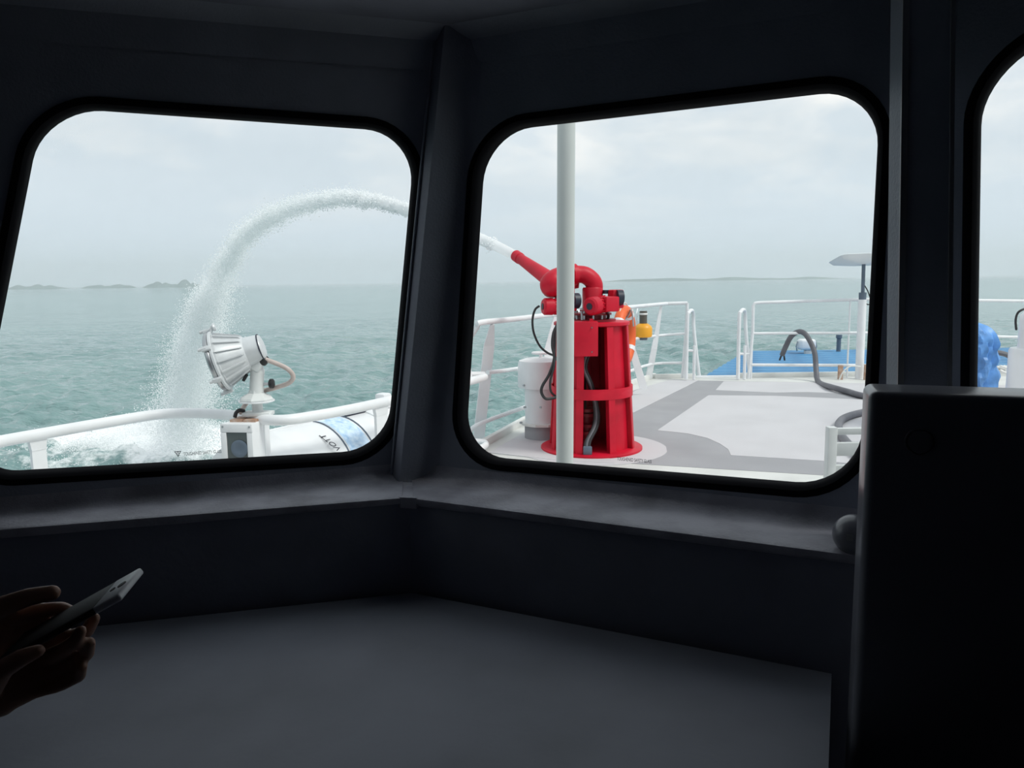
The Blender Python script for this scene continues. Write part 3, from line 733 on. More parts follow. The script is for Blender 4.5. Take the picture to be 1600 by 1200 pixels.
tag(MB().tube([P(1535, 555, 9.0), P(1550, 551, 9.0), P(1565, 552, 9.0), P(1578, 557, 9.0), P(1590, 568, 9.0), P(1600, 590, 9.0), Z(1606, 625, .04)], .03, 8, smooth=5).build('hose', 'greycable', None), 'short grey hose arching between blue tarp and white pipe', 'hose')
mb = MB(); r_ = random.Random(4)
for k_ in range(9):
    x, y = 1551+r_.random()*14, 573+r_.random()*10
    mb.tube([P(x-6, y+2, 9.6), P(x, y-3*r_.random(), 9.55), P(x+8, y+1, 9.6), P(x+16, y+r_.uniform(-3, 3), 9.65)], .016, 6, smooth=3)
rp = mb
mb.tube([P(1556, 578, 9.6), P(1556, 600, 9.6), Z(1556, 622, .02)], .02, 6)
tag(rp.build('rope_coil', 'cream', None), 'tangle of pale rope between blue tarp and white pipe', 'rope')
# ------------------------------------------------------------------ red water cannon on its pedestal
mx0, my0 = mon.x, mon.y
wc = thing('water_cannon', mon, 'red fire-fighting water cannon on a tapered red pedestal', 'water cannon')
HP = 1.065
def rad(z): return .352-.060*z/HP
def cylp(az, r, z): a = math.radians(az); return V((mx0+r*math.cos(a), my0+r*math.sin(a), z))
MB().lathe([(0, .004), (.425, .004), (.425, .020), (.415, .026), (0, .026)], mon, seg=56).build('base_flange', 'red', wc)
azs = [-67+45*i for i in range(8)]
for az in azs:
    a = math.radians(az); tdir = V((-math.sin(a), math.cos(a), 0)); rdir = V((math.cos(a), math.sin(a), 0))
    mb = MB(); mb.strip([cylp(az, rad(0)+.004, .026), cylp(az, rad(HP)+.004, HP-.03)], tdir, .056, .012)
    mb.strip([cylp(az, rad(0)-.045, .026), cylp(az, rad(HP)-.035, HP-.03)], rdir, .085, .010); mb.build('leg', 'red', wc, smooth=False)
for az in azs[:7]:
    n_ = 8; bot = [cylp(az+45*i/n_, rad(0)-.034, .026) for i in range(n_+1)]; tpp = [cylp(az+45*i/n_, rad(HP)-.028, HP-.03) for i in range(n_+1)]
    inn = [cylp(az+45*i/n_, rad(0)-.042, .026) for i in range(n_+1)]; inn2 = [cylp(az+45*i/n_, rad(HP)-.036, HP-.03) for i in range(n_+1)]
    mb = MB(); mb.loops([bot, tpp, inn2, inn, bot], closed=False); mb.build('side_panel', 'red', wc)
zr = .50
MB().lathe([(rad(zr)-.06, zr-.042), (rad(zr)+.018, zr-.042), (rad(zr)+.018, zr+.042), (rad(zr)+.006, zr+.042), (rad(zr)+.006, zr-.03), (rad(zr)-.06, zr-.03)], V((mx0, my0, 0)), seg=56).build('mid_ring', 'red', wc)
MB().lathe([(0, HP-.03), (.300, HP-.03), (.312, HP-.022), (.312, HP-.002), (.302, HP+.004), (0, HP+.004)], V((mx0, my0, 0)), seg=56).build('top_plate', 'red', wc)
# junction box hung in the opening
jb = P(913, 529, my0-.285)
MB().box(jb, (.205, .13, .275), bevel=.008).build('junction_box', 'red', wc)
MB().box(P(924, 503, my0-.315), (.03, .03, .05)).build('box_hinge', 'red', wc)
for x, y in ((925, 512), (925, 550)): MB().cyl(P(x, y, my0-.352), P(x, y, my0-.36), .006, seg=8).build('bolt', 'steel', wc)
# riser pipe and valve inside
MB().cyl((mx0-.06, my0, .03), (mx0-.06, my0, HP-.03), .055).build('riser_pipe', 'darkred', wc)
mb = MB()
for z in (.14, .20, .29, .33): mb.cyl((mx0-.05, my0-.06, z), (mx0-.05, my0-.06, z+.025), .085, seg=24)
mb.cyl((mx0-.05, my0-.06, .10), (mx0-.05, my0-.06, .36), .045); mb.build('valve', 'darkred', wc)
MB().cyl((mx0-.06, my0-.10, .34), (mx0-.06, my0-.10, HP-.04), .008, seg=8).build('valve_stem', 'black', wc)
for k_, (dx, r_) in enumerate(((0, .014), (.022, .014), (-.018, .012))):
    pts = [P(917+dx*180, 553, my0-.2), P(912+dx*150, 575, my0-.2), P(922+dx*120, 600, my0-.22), P(929+dx*120, 625, my0-.2), P(932+dx*160, 650, my0-.22), P(929+dx*160, 668, my0-.27), P(918+dx*160, 690, my0-.33), P(917+dx*160, 708, my0-.36)]
    MB().tube(pts, r_, 10, smooth=6).build('hose', 'black' if k_ else 'greycable', wc)
MB().box(P(918, 704, my0-.36), (.07, .03, .07), bevel=.008).build('hose_clamp', 'slate', wc)
# slewing base
q0 = P(926, 478, my0)
cxm = q0.x
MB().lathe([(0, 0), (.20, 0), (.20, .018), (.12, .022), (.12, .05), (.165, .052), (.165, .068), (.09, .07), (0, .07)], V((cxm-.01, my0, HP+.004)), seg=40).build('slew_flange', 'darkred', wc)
for i in range(12):
    a = i*math.pi/6; MB().cyl((cxm-.01+.145*math.cos(a), my0+.145*math.sin(a), HP+.02), (cxm-.01+.145*math.cos(a), my0+.145*math.sin(a), HP+.095), .009, seg=8).build('flange_bolt', 'steel', wc)
zb, ztp = HP+.06, P(926, 449, my0).z
MB().lathe([(0, zb), (.085, zb), (.085, ztp-.012), (.078, ztp), (.07, ztp)], V((cxm, my0, 0)), seg=32).build('swivel_body', 'red', wc)
def motor(face, direction, length, parent, r=.072):
    d = V(direction).normalized(); mb = MB()
    mb.lathe([(0, 0), (r*.8, 0), (r, .015), (r, length*.4), (r*.86, length*.42), (r*.86, length), (0, length)], face, d, 28); m_ = mb.build('motor', 'red', parent)
    x_ = d.orthogonal().normalized(); y_ = d.cross(x_)
    mb = MB()
    for i in range(14):
        a = i*2*math.pi/14; rd_ = x_*math.cos(a)+y_*math.sin(a)
        mb.box(face+d*(length*.72)+rd_*(r*.9), (.010, .006, length*.5), rot=basis(rd_, d.cross(rd_), d))
    mb.build('cooling_fin', 'red', m_)
    MB().cyl(face-d*.004, face+d*.002, r*.38, seg=18).build('end_cap', 'navy', m_)
    return m_
mA = P(921, 479, my0-.30); motor(mA, (.55, .62, .06), .22, wc)
g = P(951, 475, my0-.18); MB().box(g, (.13, .12, .12), rot=rotz(.5), bevel=.012).build('gearbox', 'red', wc)
g2 = P(962, 467, my0-.08); MB().box(g2, (.10, .12, .15), rot=rotz(.3), bevel=.015).build('gearbox', 'red', wc)
MB().cyl(P(963, 465, my0-.14), P(972, 465, my0-.13), .062, seg=24).build('gear_cover', 'navy', wc)
MB().box(P(950, 456, my0-.02), (.09, .07, .03), rot=rotz(.3)).build('gear_cover', 'navy', wc)
# lower pipe work: riser elbow, second elbow and barrel
tip = P(806, 399.5, 6.72); root = P(858, 436, 6.28)
pth = [V((cxm+.01, my0, ztp-.03)), V((cxm+.012, my0, ztp+.02)), P(924, 437, my0-.005), P(914, 430, my0-.01), P(902, 428.5, my0-.02), P(888, 429, my0-.05)]
MB().tube(pth, .071, 22, smooth=7).build('riser_elbow', 'red', wc)
MB().lathe([(.071, -.02), (.088, -.02), (.088, .02), (.071, .02)], P(895, 429, my0-.03), P(888, 429, my0-.05)-P(902, 428.5, my0-.02), 28).build('joint_collar', 'red', wc)
pth2 = [P(892, 429, my0-.04), P(880, 431, my0-.10), P(869, 436, my0-.19), P(861, 443, my0-.22), P(862, 449, my0-.14), P(864, 446, my0-.02), P(858, 440, 6.30)]
MB().tube(pth2, [.074, .078, .084, .088, .086, .08, .07], 22, smooth=7).build('second_elbow', 'red', wc)
bd = (tip-root)
mb = MB(); mb.lathe([(.066, -.02), (.062, bd.length*.12), (.045, bd.length*.82), (.044, bd.length*.86), (.050, bd.length*.87), (.050, bd.length), (.040, bd.length), (.040, bd.length*.9)], root, bd, 26); mb.build('barrel', 'red', wc)
mB = P(848, 479, my0-.22); m2 = motor(mB, (1, .25, -.02), .20, wc, .068)
MB().box(P(884, 474, my0-.17), (.16, .11, .12), rot=rotz(.2), bevel=.012).build('gearbox', 'red', wc)
MB().cyl(P(894, 470, my0-.20), P(903, 470, my0-.18), .062, seg=24).build('gear_cover', 'navy', wc)
MB().box(P(888, 452, my0-.12), (.10, .07, .12), bevel=.01).build('bracket', 'red', wc)
MB().lathe([(0, 0), (.045, .01), (.05, .05), (.03, .08), (0, .085)], P(896, 452, my0+.06), (0, 0, 1), 20).build('pressure_dome', 'red', wc)
hp_ = P(909, 500, my0-.2); MB().tube([hp_, P(909, 482, my0-.2)], .008, 8).build('lock_pin', 'steel', wc)
MB().tube([P(906, 484, my0-.2), P(912, 484, my0-.2)], .013, 8).build('lock_pin', 'steel', wc)
# cables drooping from the elevation motor
MB().tube([P(843, 478, my0-.2), P(836, 484, my0-.2), P(832, 500, my0-.18), P(834, 520, my0-.15), P(843, 540, my0-.12), P(855, 551, my0-.15), P(866, 556, my0-.22), P(870, 562, my0-.3)], .009, 8, smooth=6).build('cable', 'black', wc)
MB().tube([P(872, 505, my0-.28), P(865, 520, my0-.3), P(863, 540, my0-.32), P(866, 560, my0-.34), P(858, 585, my0-.36), P(848, 602, my0-.36), P(846, 613, my0-.36), P(853, 623, my0-.36), P(868, 621, my0-.33)], .012, 8, smooth=6).build('cable', 'black', wc)
MB().tube([P(868, 512, my0-.26), P(867, 540, my0-.3), P(866, 570, my0-.36), P(860, 595, my0-.38), P(861, 612, my0-.36), P(870, 620, my0-.3)], .009, 8, smooth=6).build('cable', 'black', wc)
MB().tube([P(947, 487, my0-.16), P(951, 492, my0-.12), P(948, 500, my0-.1), P(935, 503, my0-.1), P(905, 503, my0-.15)], .010, 8, smooth=6).build('cable', 'black', wc)

# ------------------------------------------------------------------ mushroom ventilator
vc = P(846, 690, 6.80); vc.z = 0
vy = vc.y
ve = thing('mushroom_ventilator', vc, 'white mushroom ventilator standing left of the red pedestal', 'ventilator')
def vz(y): return P(846, y, vy).z
MB().lathe([(0, 0), (.150, 0), (.150, vz(660)-.01), (0, vz(660)-.01)], vc, seg=36).build('base_pipe', 'deckgrey', ve)
mb = MB(); mb.lathe([(.12, vz(660)-.014), (.185, vz(660)-.014), (.185, vz(660)+.006), (.12, vz(660)+.006)], vc, seg=10); mb.build('flange', 'cream', ve, smooth=False)
MB().lathe([(.145, vz(660)), (.147, vz(600))], vc, seg=36).build('neck', 'white', ve)
MB().lathe([(.14, vz(604)), (.205, vz(604)), (.207, vz(603)), (.205, vz(570)), (.195, vz(563)), (.13, vz(559.5)), (0, vz(558.5))], vc, seg=44).build('cap', 'white', ve)
MB().tube([V((vc.x, vc.y, vz(560))), V((vc.x, vc.y, vz(551)))], .016, 8).build('spindle', 'white', ve)
mb = MB(); mb.tube([V((vc.x+.075*math.cos(i*math.pi/8), vc.y+.075*math.sin(i*math.pi/8), vz(551.5))) for i in range(16)], .010, 8, closed=True); mb.tube([V((vc.x-.07, vc.y, vz(551.5))), V((vc.x+.07, vc.y, vz(551.5)))], .009, 6); mb.build('handwheel', 'white', ve)
for x, y in ((820, 602), (821, 636), (846, 636), (815, 660)):
    p_ = P(x, y, vy-.13); MB().cyl(p_, p_+V((-.012, -.02, 0)), .010, seg=8).build('bolt', 'steel', ve)

# ------------------------------------------------------------------ pale pole just outside the glass
pa, pb2 = P(885, 150, 3.2), P(882.5, 700, 3.2); pb2 = pb2+(pb2-pa)*((pb2.z-0)/(pa.z-pb2.z)); pa = pa+(pa-pb2).normalized()*.5
po = thing('awning_pole', V((pb2.x, pb2.y, 0)), 'tall pale grey-green pole crossing in front of the red cannon', 'pole')
MB().tube([V((pb2.x, pb2.y, 0)), pa], .0365, 24).build('tube', 'polegrey', po)
MB().lathe([(0, 0), (.085, 0), (.085, .012), (.04, .012)], V((pb2.x, pb2.y, 0)), seg=24).build('foot_plate', 'polegrey', po)

# ------------------------------------------------------------------ lifebuoy and its light
lc = P(975.5, 525, 8.95); rdv = (top[4]-top[2]); rdv.z = 0; rdv.normalize()
rdv = (P(968, 524, 8.68)-P(989, 524, 9.22)); rdv.z = 0; rdv.normalize()
lb = thing('lifebuoy', V((lc.x, lc.y, lc.z-.36)), 'orange lifebuoy hung edge-on on the railing behind the red pedestal', 'lifebuoy')
def lp(a, R=.29, o=0): return lc+rdv*(R*math.cos(a))+UP*(R*1.02*math.sin(a))+rdv.cross(UP)*o
mb = MB(); mb.tube([lp(2*math.pi*i/48) for i in range(48)], .062, 16, closed=True); mb.build('ring', 'orange', lb)
for a in (.6, 2.2, 3.75, 5.3):
    mb = MB(); mb.tube([lp(a-.10), lp(a), lp(a+.10)], .066, 16); mb.build('reflective_band', 'white', lb)
mb = MB(); mb.tube([lp(2*math.pi*i/40, .36+.02*math.cos(i*math.pi/5)) for i in range(40)], .006, 6, closed=True); mb.build('grab_line', 'cream', lb)
mb = MB(); s_ = rdv.cross(UP)*.08
mb.tube([P(968, 505, 8.95), P(981, 494, 8.9), P(985, 484, 8.85), P(988, 492, 8.85), P(990, 510, 8.85)], .010, 6, smooth=4); mb.build('hook', 'steel', lb)
tag(MB().tube([P(988, 480, 9.6), P(988.5, 520, 9.3), P(985, 560, 9.3), P(983, 580, 9.3)], .008, 6, smooth=4).build('lanyard', 'cream', None), 'thin cord hanging from the railing beside the lifebuoy', 'rope')
sl = P(1006, 540, 10.0); sy = 10.05
sm = thing('smoke_float', P(1005, 529, sy), 'orange man-overboard smoke float with dark lens top clipped to the railing', 'smoke float')
def sz(y): return P(1005, y, sy).z
sp = P(1005, 507, sy); s0 = V((sp.x, sp.y, 0))
MB().lathe([(0, sz(527)), (.095, sz(527)), (.112, sz(526)), (.118, sz(523)), (.118, sz(513)), (.105, sz(509.5)), (.06, sz(505.5)), (0, sz(505))], s0, seg=28).build('body', 'amber', sm)
MB().lathe([(0, sz(506)), (.050, sz(506)), (.050, sz(486.5)), (.045, sz(485.8)), (0, sz(485.8))], s0, seg=22).build('lens_tower', 'smoked', sm)
MB().lathe([(.052, sz(492)), (.056, sz(491.5)), (.056, sz(489.5)), (.052, sz(489))], s0, seg=22).build('band', 'cream', sm)
MB().lathe([(0, sz(531)), (.055, sz(531)), (.06, sz(527)), (0, sz(527))], s0, seg=22).build('foot', 'slate', sm)
MB().box(P(1003, 530.5, sy), (.14, .05, .02)).build('bracket', 'white', sm)
MB().tube([P(994, 530, sy), P(994.5, 490, sy), P(997, 479, sy+.2)], .008, 6).build('bracket_rod', 'white', sm)

# ------------------------------------------------------------------ searchlight on the side rail
SY = side_at(400).y
slt = thing('searchlight', P(400, 652, SY), 'silver-white ship searchlight mounted on the left railing', 'searchlight')
ax = V((-.93, -.17, -.275)).normalized(); rear = P(410, 543, SY)
mb = MB(); mb.lathe([(0, -.012), (.030, -.012), (.05, -.010), (.07, -.004), (.076, .004), (.078, .012)], rear, ax, 32); mb.build('rear_cap', 'silver', slt)
MB().lathe([(.0785, .004), (.0815, .004), (.0815, .010), (.0785, .010)], rear, ax, 32).build('seam_band', 'navy', slt)
mb = MB(); mb.lathe([(.078, .010), (.086, .085), (.094, .09), (.142, .222), (.148, .225), (.148, .235)], rear, ax, 40); bodyS = mb.build('reflector_body', 'silver', slt)
x_ = ax.orthogonal().normalized(); y_ = ax.cross(x_)
for i in range(16):
    a = i*2*math.pi/16; rd_ = x_*math.cos(a)+y_*math.sin(a); tdv = ax.cross(rd_)
    mb = MB(); mb.prism([rear+ax*.088+rd_*.090-tdv*.004, rear+ax*.10+rd_*.108-tdv*.004, rear+ax*.225+rd_*.158-tdv*.004, rear+ax*.225+rd_*.138-tdv*.004], tdv*.008); mb.build('rib', 'silver', bodyS, smooth=False)
MB().lathe([(.135, .232), (.168, .232), (.172, .236), (.172, .247), (.166, .250), (.14, .250)], rear, ax, 44).build('front_flange', 'silver', slt)
MB().lathe([(.130, .252), (.166, .252), (.170, .258), (.170, .270), (.160, .278), (.135, .278)], rear, ax, 44).build('bezel', 'steel', slt)
MB().lathe([(0, .268), (.09, .267), (.138, .262)], rear, ax, 40).build('lens', 'glassdark', slt)
# clamps round the rim
pu = (UP-ax*ax.z).normalized(); ps = ax.cross(pu)
for a in (80, 150, 210, 268, 330, 20):
    rd_ = pu*math.sin(math.radians(a))+ps*math.cos(math.radians(a)); c = rear+ax*.258+rd_*.178
    mb = MB(); mb.box(c, (.022, .026, .05), rot=basis(rd_, ax.cross(rd_), ax), bevel=.004); mb.cyl(c-ax*.0+rd_*.005, c+ax*.042+rd_*.005, .009, seg=10); mb.build('rim_clamp', 'silver', slt)
MB().lathe([(0, 0), (.020, .004), (.022, .012), (.018, .02), (0, .022)], rear+ax*.222+pu*.186, -ax, 16).build('carry_handle', 'silver', slt)
MB().strip([rear+ax*.235+pu*.165, rear+ax*.215+pu*.198], ps, .035, .012).build('carry_handle', 'silver', slt)
# swivel neck, knob, base
MB().tube([P(392, 578, SY), P(398, 574, SY), P(402, 580, SY), P(401.5, 590, SY), P(401, 612, SY)], [.030, .036, .040, .038, .040], 20, smooth=5).build('swivel_neck', 'offwhite', slt)
MB().box(P(402, 570, SY-.02), (.06, .05, .07), rot=Matrix.Rotation(.5, 3, 'Y'), bevel=.01).build('yoke', 'offwhite', slt)
MB().tube([P(380, 595, SY-.03), P(386, 585, SY-.03)], .009, 8).build('lock_lever', 'black', slt)
MB().cyl(P(410, 566, SY-.02), P(416, 560, SY-.03), .026, .024, seg=18).build('cable_gland', 'black', slt)
MB().cyl(P(412, 600, SY), P(424, 599.5, SY), .008, seg=8).build('knob_stem', 'steel', slt)
MB().lathe([(0, 0), (.02, 0), (.028, .006), (.028, .022), (.02, .028), (0, .028)], P(420.5, 599.5, SY), (1, 0, 0), 18).build('knob', 'black', slt)
bz = P(401, 625, SY)
MB().lathe([(0, .0), (.092, .0), (.096, .006), (.090, .016), (.045, .042), (.04, .06), (0, .06)], bz, (0, 0, 1), 8).build('foot', 'offwhite', slt, smooth=False)
MB().lathe([(0, -.008), (.10, -.008), (.10, .0), (0, .0)], bz, (0, 0, 1), 24).build('mount_plate', 'white', slt)
mp_ = V((bz.x+.005, bz.y, side_at(400).z-.0)); MB().cyl(mp_, bz, .030, seg=18).build('pedestal', 'offwhite', slt)
MB().box(mp_+V((0, 0, .028)), (.16, .10, .022), bevel=.004).build('rail_saddle', 'offwhite', slt)
MB().tube([P(415, 562, SY-.03), P(432, 568, SY-.03), P(450, 577, SY-.02), P(458, 588, SY), P(452, 598, SY+.02), P(430, 606, SY+.03), P(408, 612, SY+.06), P(392, 622, SY+.08), P(382, 634, SY+.06), P(376, 645, SY+.0)], .0135, 12, smooth=6).build('cable', 'pinkcable', slt)
MB().tube([P(381, 642, SY), P(374, 641, SY-.04), P(369, 645, SY-.05), P(367, 652, SY-.05)], .011, 8, smooth=4).build('cable_tie', 'black', slt)

# ------------------------------------------------------------------ camera box under the rail
bc = P(383, 690, SY-.06)
fx = V((-.12, -.99, 0)).normalized()   # glass front faces left and towards the cabin
fr = V((fx.y, -fx.x, 0)); fr = -fr if fr.x < 0 else fr
cb = thing('camera_box', V((bc.x, bc.y, P(383, 722, SY-.06).z)), 'white box camera housing with square glass front hung under the searchlight', 'camera')
fw, fdp, fh = .185, .22, .255
ang = math.atan2(fr.y, fr.x)
R_ = basis(fr, -fx, UP)
cc = bc+V((.0, .03, -.01))
mb = MB(); mb.box(cc, (fw, fdp, fh), rot=R_, bevel=.008, seg=2); mb.build('housing', 'white', cb)
MB().box(cc-fx*.03, (fw+.003, .003, fh+.003), rot=R_).build('seam', 'dishgrey', cb)
fc = cc+fx*(fdp/2)
for sx_, sz_, wx, hz_ in ((0, .104, fw, .047), (0, -.104, fw, .047), (-.0765, 0, .032, .158), (.0765, 0, .032, .158)):
    MB().box(fc+fx*.006+fr*sx_+UP*sz_, (wx, .012, hz_), rot=R_, bevel=.002).build('front_frame', 'white', cb)
MB().box(fc+fx*.002, (fw-.05, .004, fh-.06), rot=R_).build('front_glass', 'glassdark', cb)
mb = MB(); mb.lathe([(.028, .004), (.047, .004), (.050, .009), (.044, .012), (.03, .010), (.012, .005), (0, .005)], fc+fr*.012-UP*.012, fx, 28); mb.build('lens', 'slate', cb)
for a, b in ((-.078, .112), (.078, .112), (-.078, -.112), (.078, -.112)): MB().cyl(fc+fr*a+UP*b+fx*.011, fc+fr*a+UP*b+fx*.015, .006, seg=8).build('screw', 'steel', cb)
for dx in (-.03, .05): MB().box(cc+UP*(fh/2+.006)+fr*dx, (.07, .12, .014), rot=R_).build('hanger_plate', 'rust', cb)

# ------------------------------------------------------------------ life raft canister outboard of the rail
ra0, ra1 = V((-1.62, 4.45, .155)), V((-.90, 5.72, .155)); rdir = (ra1-ra0).normalized(); Rr = .345; Ln = (ra1-ra0).length
lr = thing('liferaft_canister', V((-1.26, 5.08, -.19)), 'white barrel-shaped liferaft canister outside the left railing', 'liferaft')
MB().lathe([(0, -.05), (.20, -.045), (.30, -.02), (Rr-.01, .05), (Rr, .12), (Rr, Ln-.12), (Rr-.01, Ln-.05), (.30, Ln+.02), (.2, Ln+.045), (0, Ln+.05)], ra0, rdir, 56).build('shell', 'white', lr)
rn = rdir.cross(UP).normalized()   # towards the cabin side
def rs(t_, a, k=0): return ra0+rdir*t_+(rn*math.cos(a)+UP*math.sin(a))*(Rr+k)
for t_ in (.62, .86, 1.08): MB().tube([rs(t_, 2*math.pi*i/48, .002) for i in range(48)], .006, 6, closed=True).build('strap', 'slate' if t_ < 1 else 'dishgrey', lr)
mb = MB(); mb.loops([[rs(.64+.2*j/4, math.radians(15+i*9), .002) for i in range(9)] for j in range(5)], closed=False); mb.build('label_sheet', 'label', lr)
MB().box(rs(.98, math.radians(84), .02), (.04, .22, .05), rot=basis(rn, rdir, UP), bevel=.008).build('buckle', 'navy', lr)
MB().box(rs(1.30, math.radians(84), .05), (.09, .09, .11), rot=basis(rn, rdir, UP), bevel=.015).build('vent_cap', 'white', lr)
text_mesh('TTOV', 'ink', lr, rs(.52, math.radians(58), .004), -(rn*math.cos(math.radians(150))+UP*math.sin(math.radians(150))), -rdir, .17)
MB().tube([rs(t_, math.radians(91), .004) for t_ in (.05, .5, 1., 1.4)], .009, 6).build('joint_lip', 'white', lr)
for t_ in (.35, 1.15): MB().box(ra0+rdir*t_+V((0, 0, -.36)), (.5, .08, .06), rot=basis(rn, rdir, UP)).build('cradle', 'white', lr)

# ------------------------------------------------------------------ jet of water
land = Z(262, 690, SEA); pn_ = V((land.x-tip.x, land.y-tip.y, 0)).normalized(); pl_n = V((pn_.y, -pn_.x, 0))
jp = [(806, 399.5), (775, 384), (745, 371.5), (700, 352), (660, 336), (620, 322), (580, 313), (540, 309), (500, 312), (460, 319), (425, 331), (395, 350), (370, 375), (348, 405), (330, 440), (314, 480), (300, 525), (289, 570), (280, 615), (273, 655), (269, 695)]
jpt = [tip] + [onplane(x, y, tip, pl_n) for x, y in jp[1:]]
jet = thing('water_jet', V((land.x, land.y, SEA)), 'arc of white water thrown from the red cannon into the sea', 'water jet')
# solid core: starts in the nozzle, frays outward
mb = MB(); core = []; cr_ = []
for i in range(7):
    for k_ in range(8):
        t_ = k_/8; core.append(jpt[i].lerp(jpt[i+1], t_)); s_ = (i+t_)/7
        cr_.append(.040+.05*s_*(1+.5*mnoise.noise(V((s_*40, 0, 0))))*(1 if s_ < .55 else max(.1, 1-(s_-.55)*2)))
mb.tube(core, cr_, 14)
for v in mb.bm.verts:
    d = (v.co-tip).length; v.co += V((mnoise.noise(v.co*14), mnoise.noise(v.co*14+V((7, 0, 0))), mnoise.noise(v.co*14+V((0, 9, 0)))))*min(.05, .012*d)
WATER = bpy.data.materials.new('white_water'); WATER.use_nodes = True; t = WATER.node_tree
b = t.nodes['Principled BSDF']; b.inputs['Base Color'].default_value = (.86, .89, .90, 1); b.inputs['Specular IOR Level'].default_value = .1; b.inputs['Roughness'].default_value = .35; b.inputs['Subsurface Weight'].default_value = 0
nn = t.nodes.new('ShaderNodeTexNoise'); nn.inputs['Scale'].default_value = 5; rpp = t.nodes.new('ShaderNodeValToRGB'); rpp.color_ramp.elements[0].color = (.97, .985, .99, 1); rpp.color_ramp.elements[1].color = (1, 1, 1, 1)
t.links.new(nn.outputs[0], rpp.inputs[0]); t.links.new(rpp.outputs[0], b.inputs['Base Color'])
tl = t.nodes.new('ShaderNodeBsdfTranslucent'); tl.inputs[0].default_value = (1, 1, 1, 1); ms = t.nodes.new('ShaderNodeMixShader'); ms.inputs[0].default_value = .55
t.links.new(b.outputs[0], ms.inputs[1]); t.links.new(tl.outputs[0], ms.inputs[2]); tp_ = t.nodes.new('ShaderNodeBsdfTransparent'); tp_.inputs[0].default_value = (.98, .99, .99, 1); ms2 = t.nodes.new('ShaderNodeMixShader'); ms2.inputs[0].default_value = .0; t.links.new(ms.outputs[0], ms2.inputs[1]); t.links.new(tp_.outputs[0], ms2.inputs[2]); t.links.new(ms2.outputs[0], t.nodes['Material Output'].inputs[0])
mb.build('jet_core', WATER, jet)
def droplets(name, pos, size, parent):
    n_ = len(pos); tet = np.array([(1, 1, 1), (-1, -1, 1), (-1, 1, -1), (1, -1, -1)], float)/1.4
    rot = rng.normal(size=(n_, 3, 3)); qm, _ = np.linalg.qr(rot)
    vtx = np.einsum('nij,kj->nki', qm, tet)*size[:, None, None]+pos[:, None, :]
    fc_ = np.array([(0, 1, 2), (0, 3, 1), (0, 2, 3), (1, 3, 2)])
    faces = (np.arange(n_)[:, None, None]*4+fc_[None]).reshape(-1, 3)
    me = bpy.data.meshes.new(name); me.vertices.add(n_*4); me.vertices.foreach_set('co', vtx.astype(np.float32).ravel())
    nf = len(faces); me.loops.add(nf*3); me.polygons.add(nf); me.loops.foreach_set('vertex_index', faces.astype(np.int32).ravel()); me.polygons.foreach_set('loop_start', np.arange(0, nf*3, 3, dtype=np.int32))
    me.update(calc_edges=True)
    me.shade_flat(); o = finish(name, me, WATER, parent, smooth=False); o['kind'] = 'stuff'; return o
JP = np.array(jpt); seg = np.linalg.norm(np.diff(JP, axis=0), axis=1); cum = np.concatenate([[0], np.cumsum(seg)]); tot = cum[-1]
def jat(s): return np.stack([np.interp(s*tot, cum, JP[:, k_]) for k_ in range(3)], -1)
n1_ = 150000
s = np.interp(rng.random(n1_), [0, .15, .25, .33, 1.], [.015, .25, .45, .60, 1.])
c = jat(s); wdt = .035+.31*np.clip(s-.06, 0, 1)**1.0+.75*np.clip(s-.55, 0, 1)
sk = rng.normal(size=(n1_, 3))*.55
cl = np.array([mnoise.noise(V(p*1.6)) for p in c.tolist() and c]) if False else np.zeros(n1_)
off = sk*wdt[:, None]
# lumps: droplets cluster in gouts along the stream
gout = rng.normal(size=(400, 3))*.5; gi = (s*399).astype(int); off += gout[gi]*wdt[:, None]*.6
# spray trails back from the falling sheet and drifts under the arc
tr_ = np.clip((s-.45)/.5, 0, 1); drift = rng.exponential(.9, n1_)*tr_*1.4
off[:, 0] += -pn_.x*drift*1.0; off[:, 1] += -pn_.y*drift*1.0; off[:, 2] -= drift*.35*rng.random(n1_)
off[:, 2] -= np.abs(rng.normal(size=n1_))*np.clip(s-.2, 0, .25)*.5
pos = c+off; pos[:, 2] = np.maximum(pos[:, 2], SEA)
size = (.0055+.0058*np.clip(s, 0, 1)**.8)*(.5+rng.random(n1_))
droplets('spray', pos, size, jet)
n2_ = 40000
a = rng.random(n2_)*6.283; rr_ = np.abs(rng.normal(size=n2_))*1.5
pos = np.stack([land.x-.5+rr_*np.cos(a)*1.35, land.y+rr_*np.sin(a), SEA+np.abs(rng.normal(size=n2_))*.40*np.exp(-rr_*.5)], -1)
droplets('splash', pos, .010+.010*rng.random(n2_), jet)

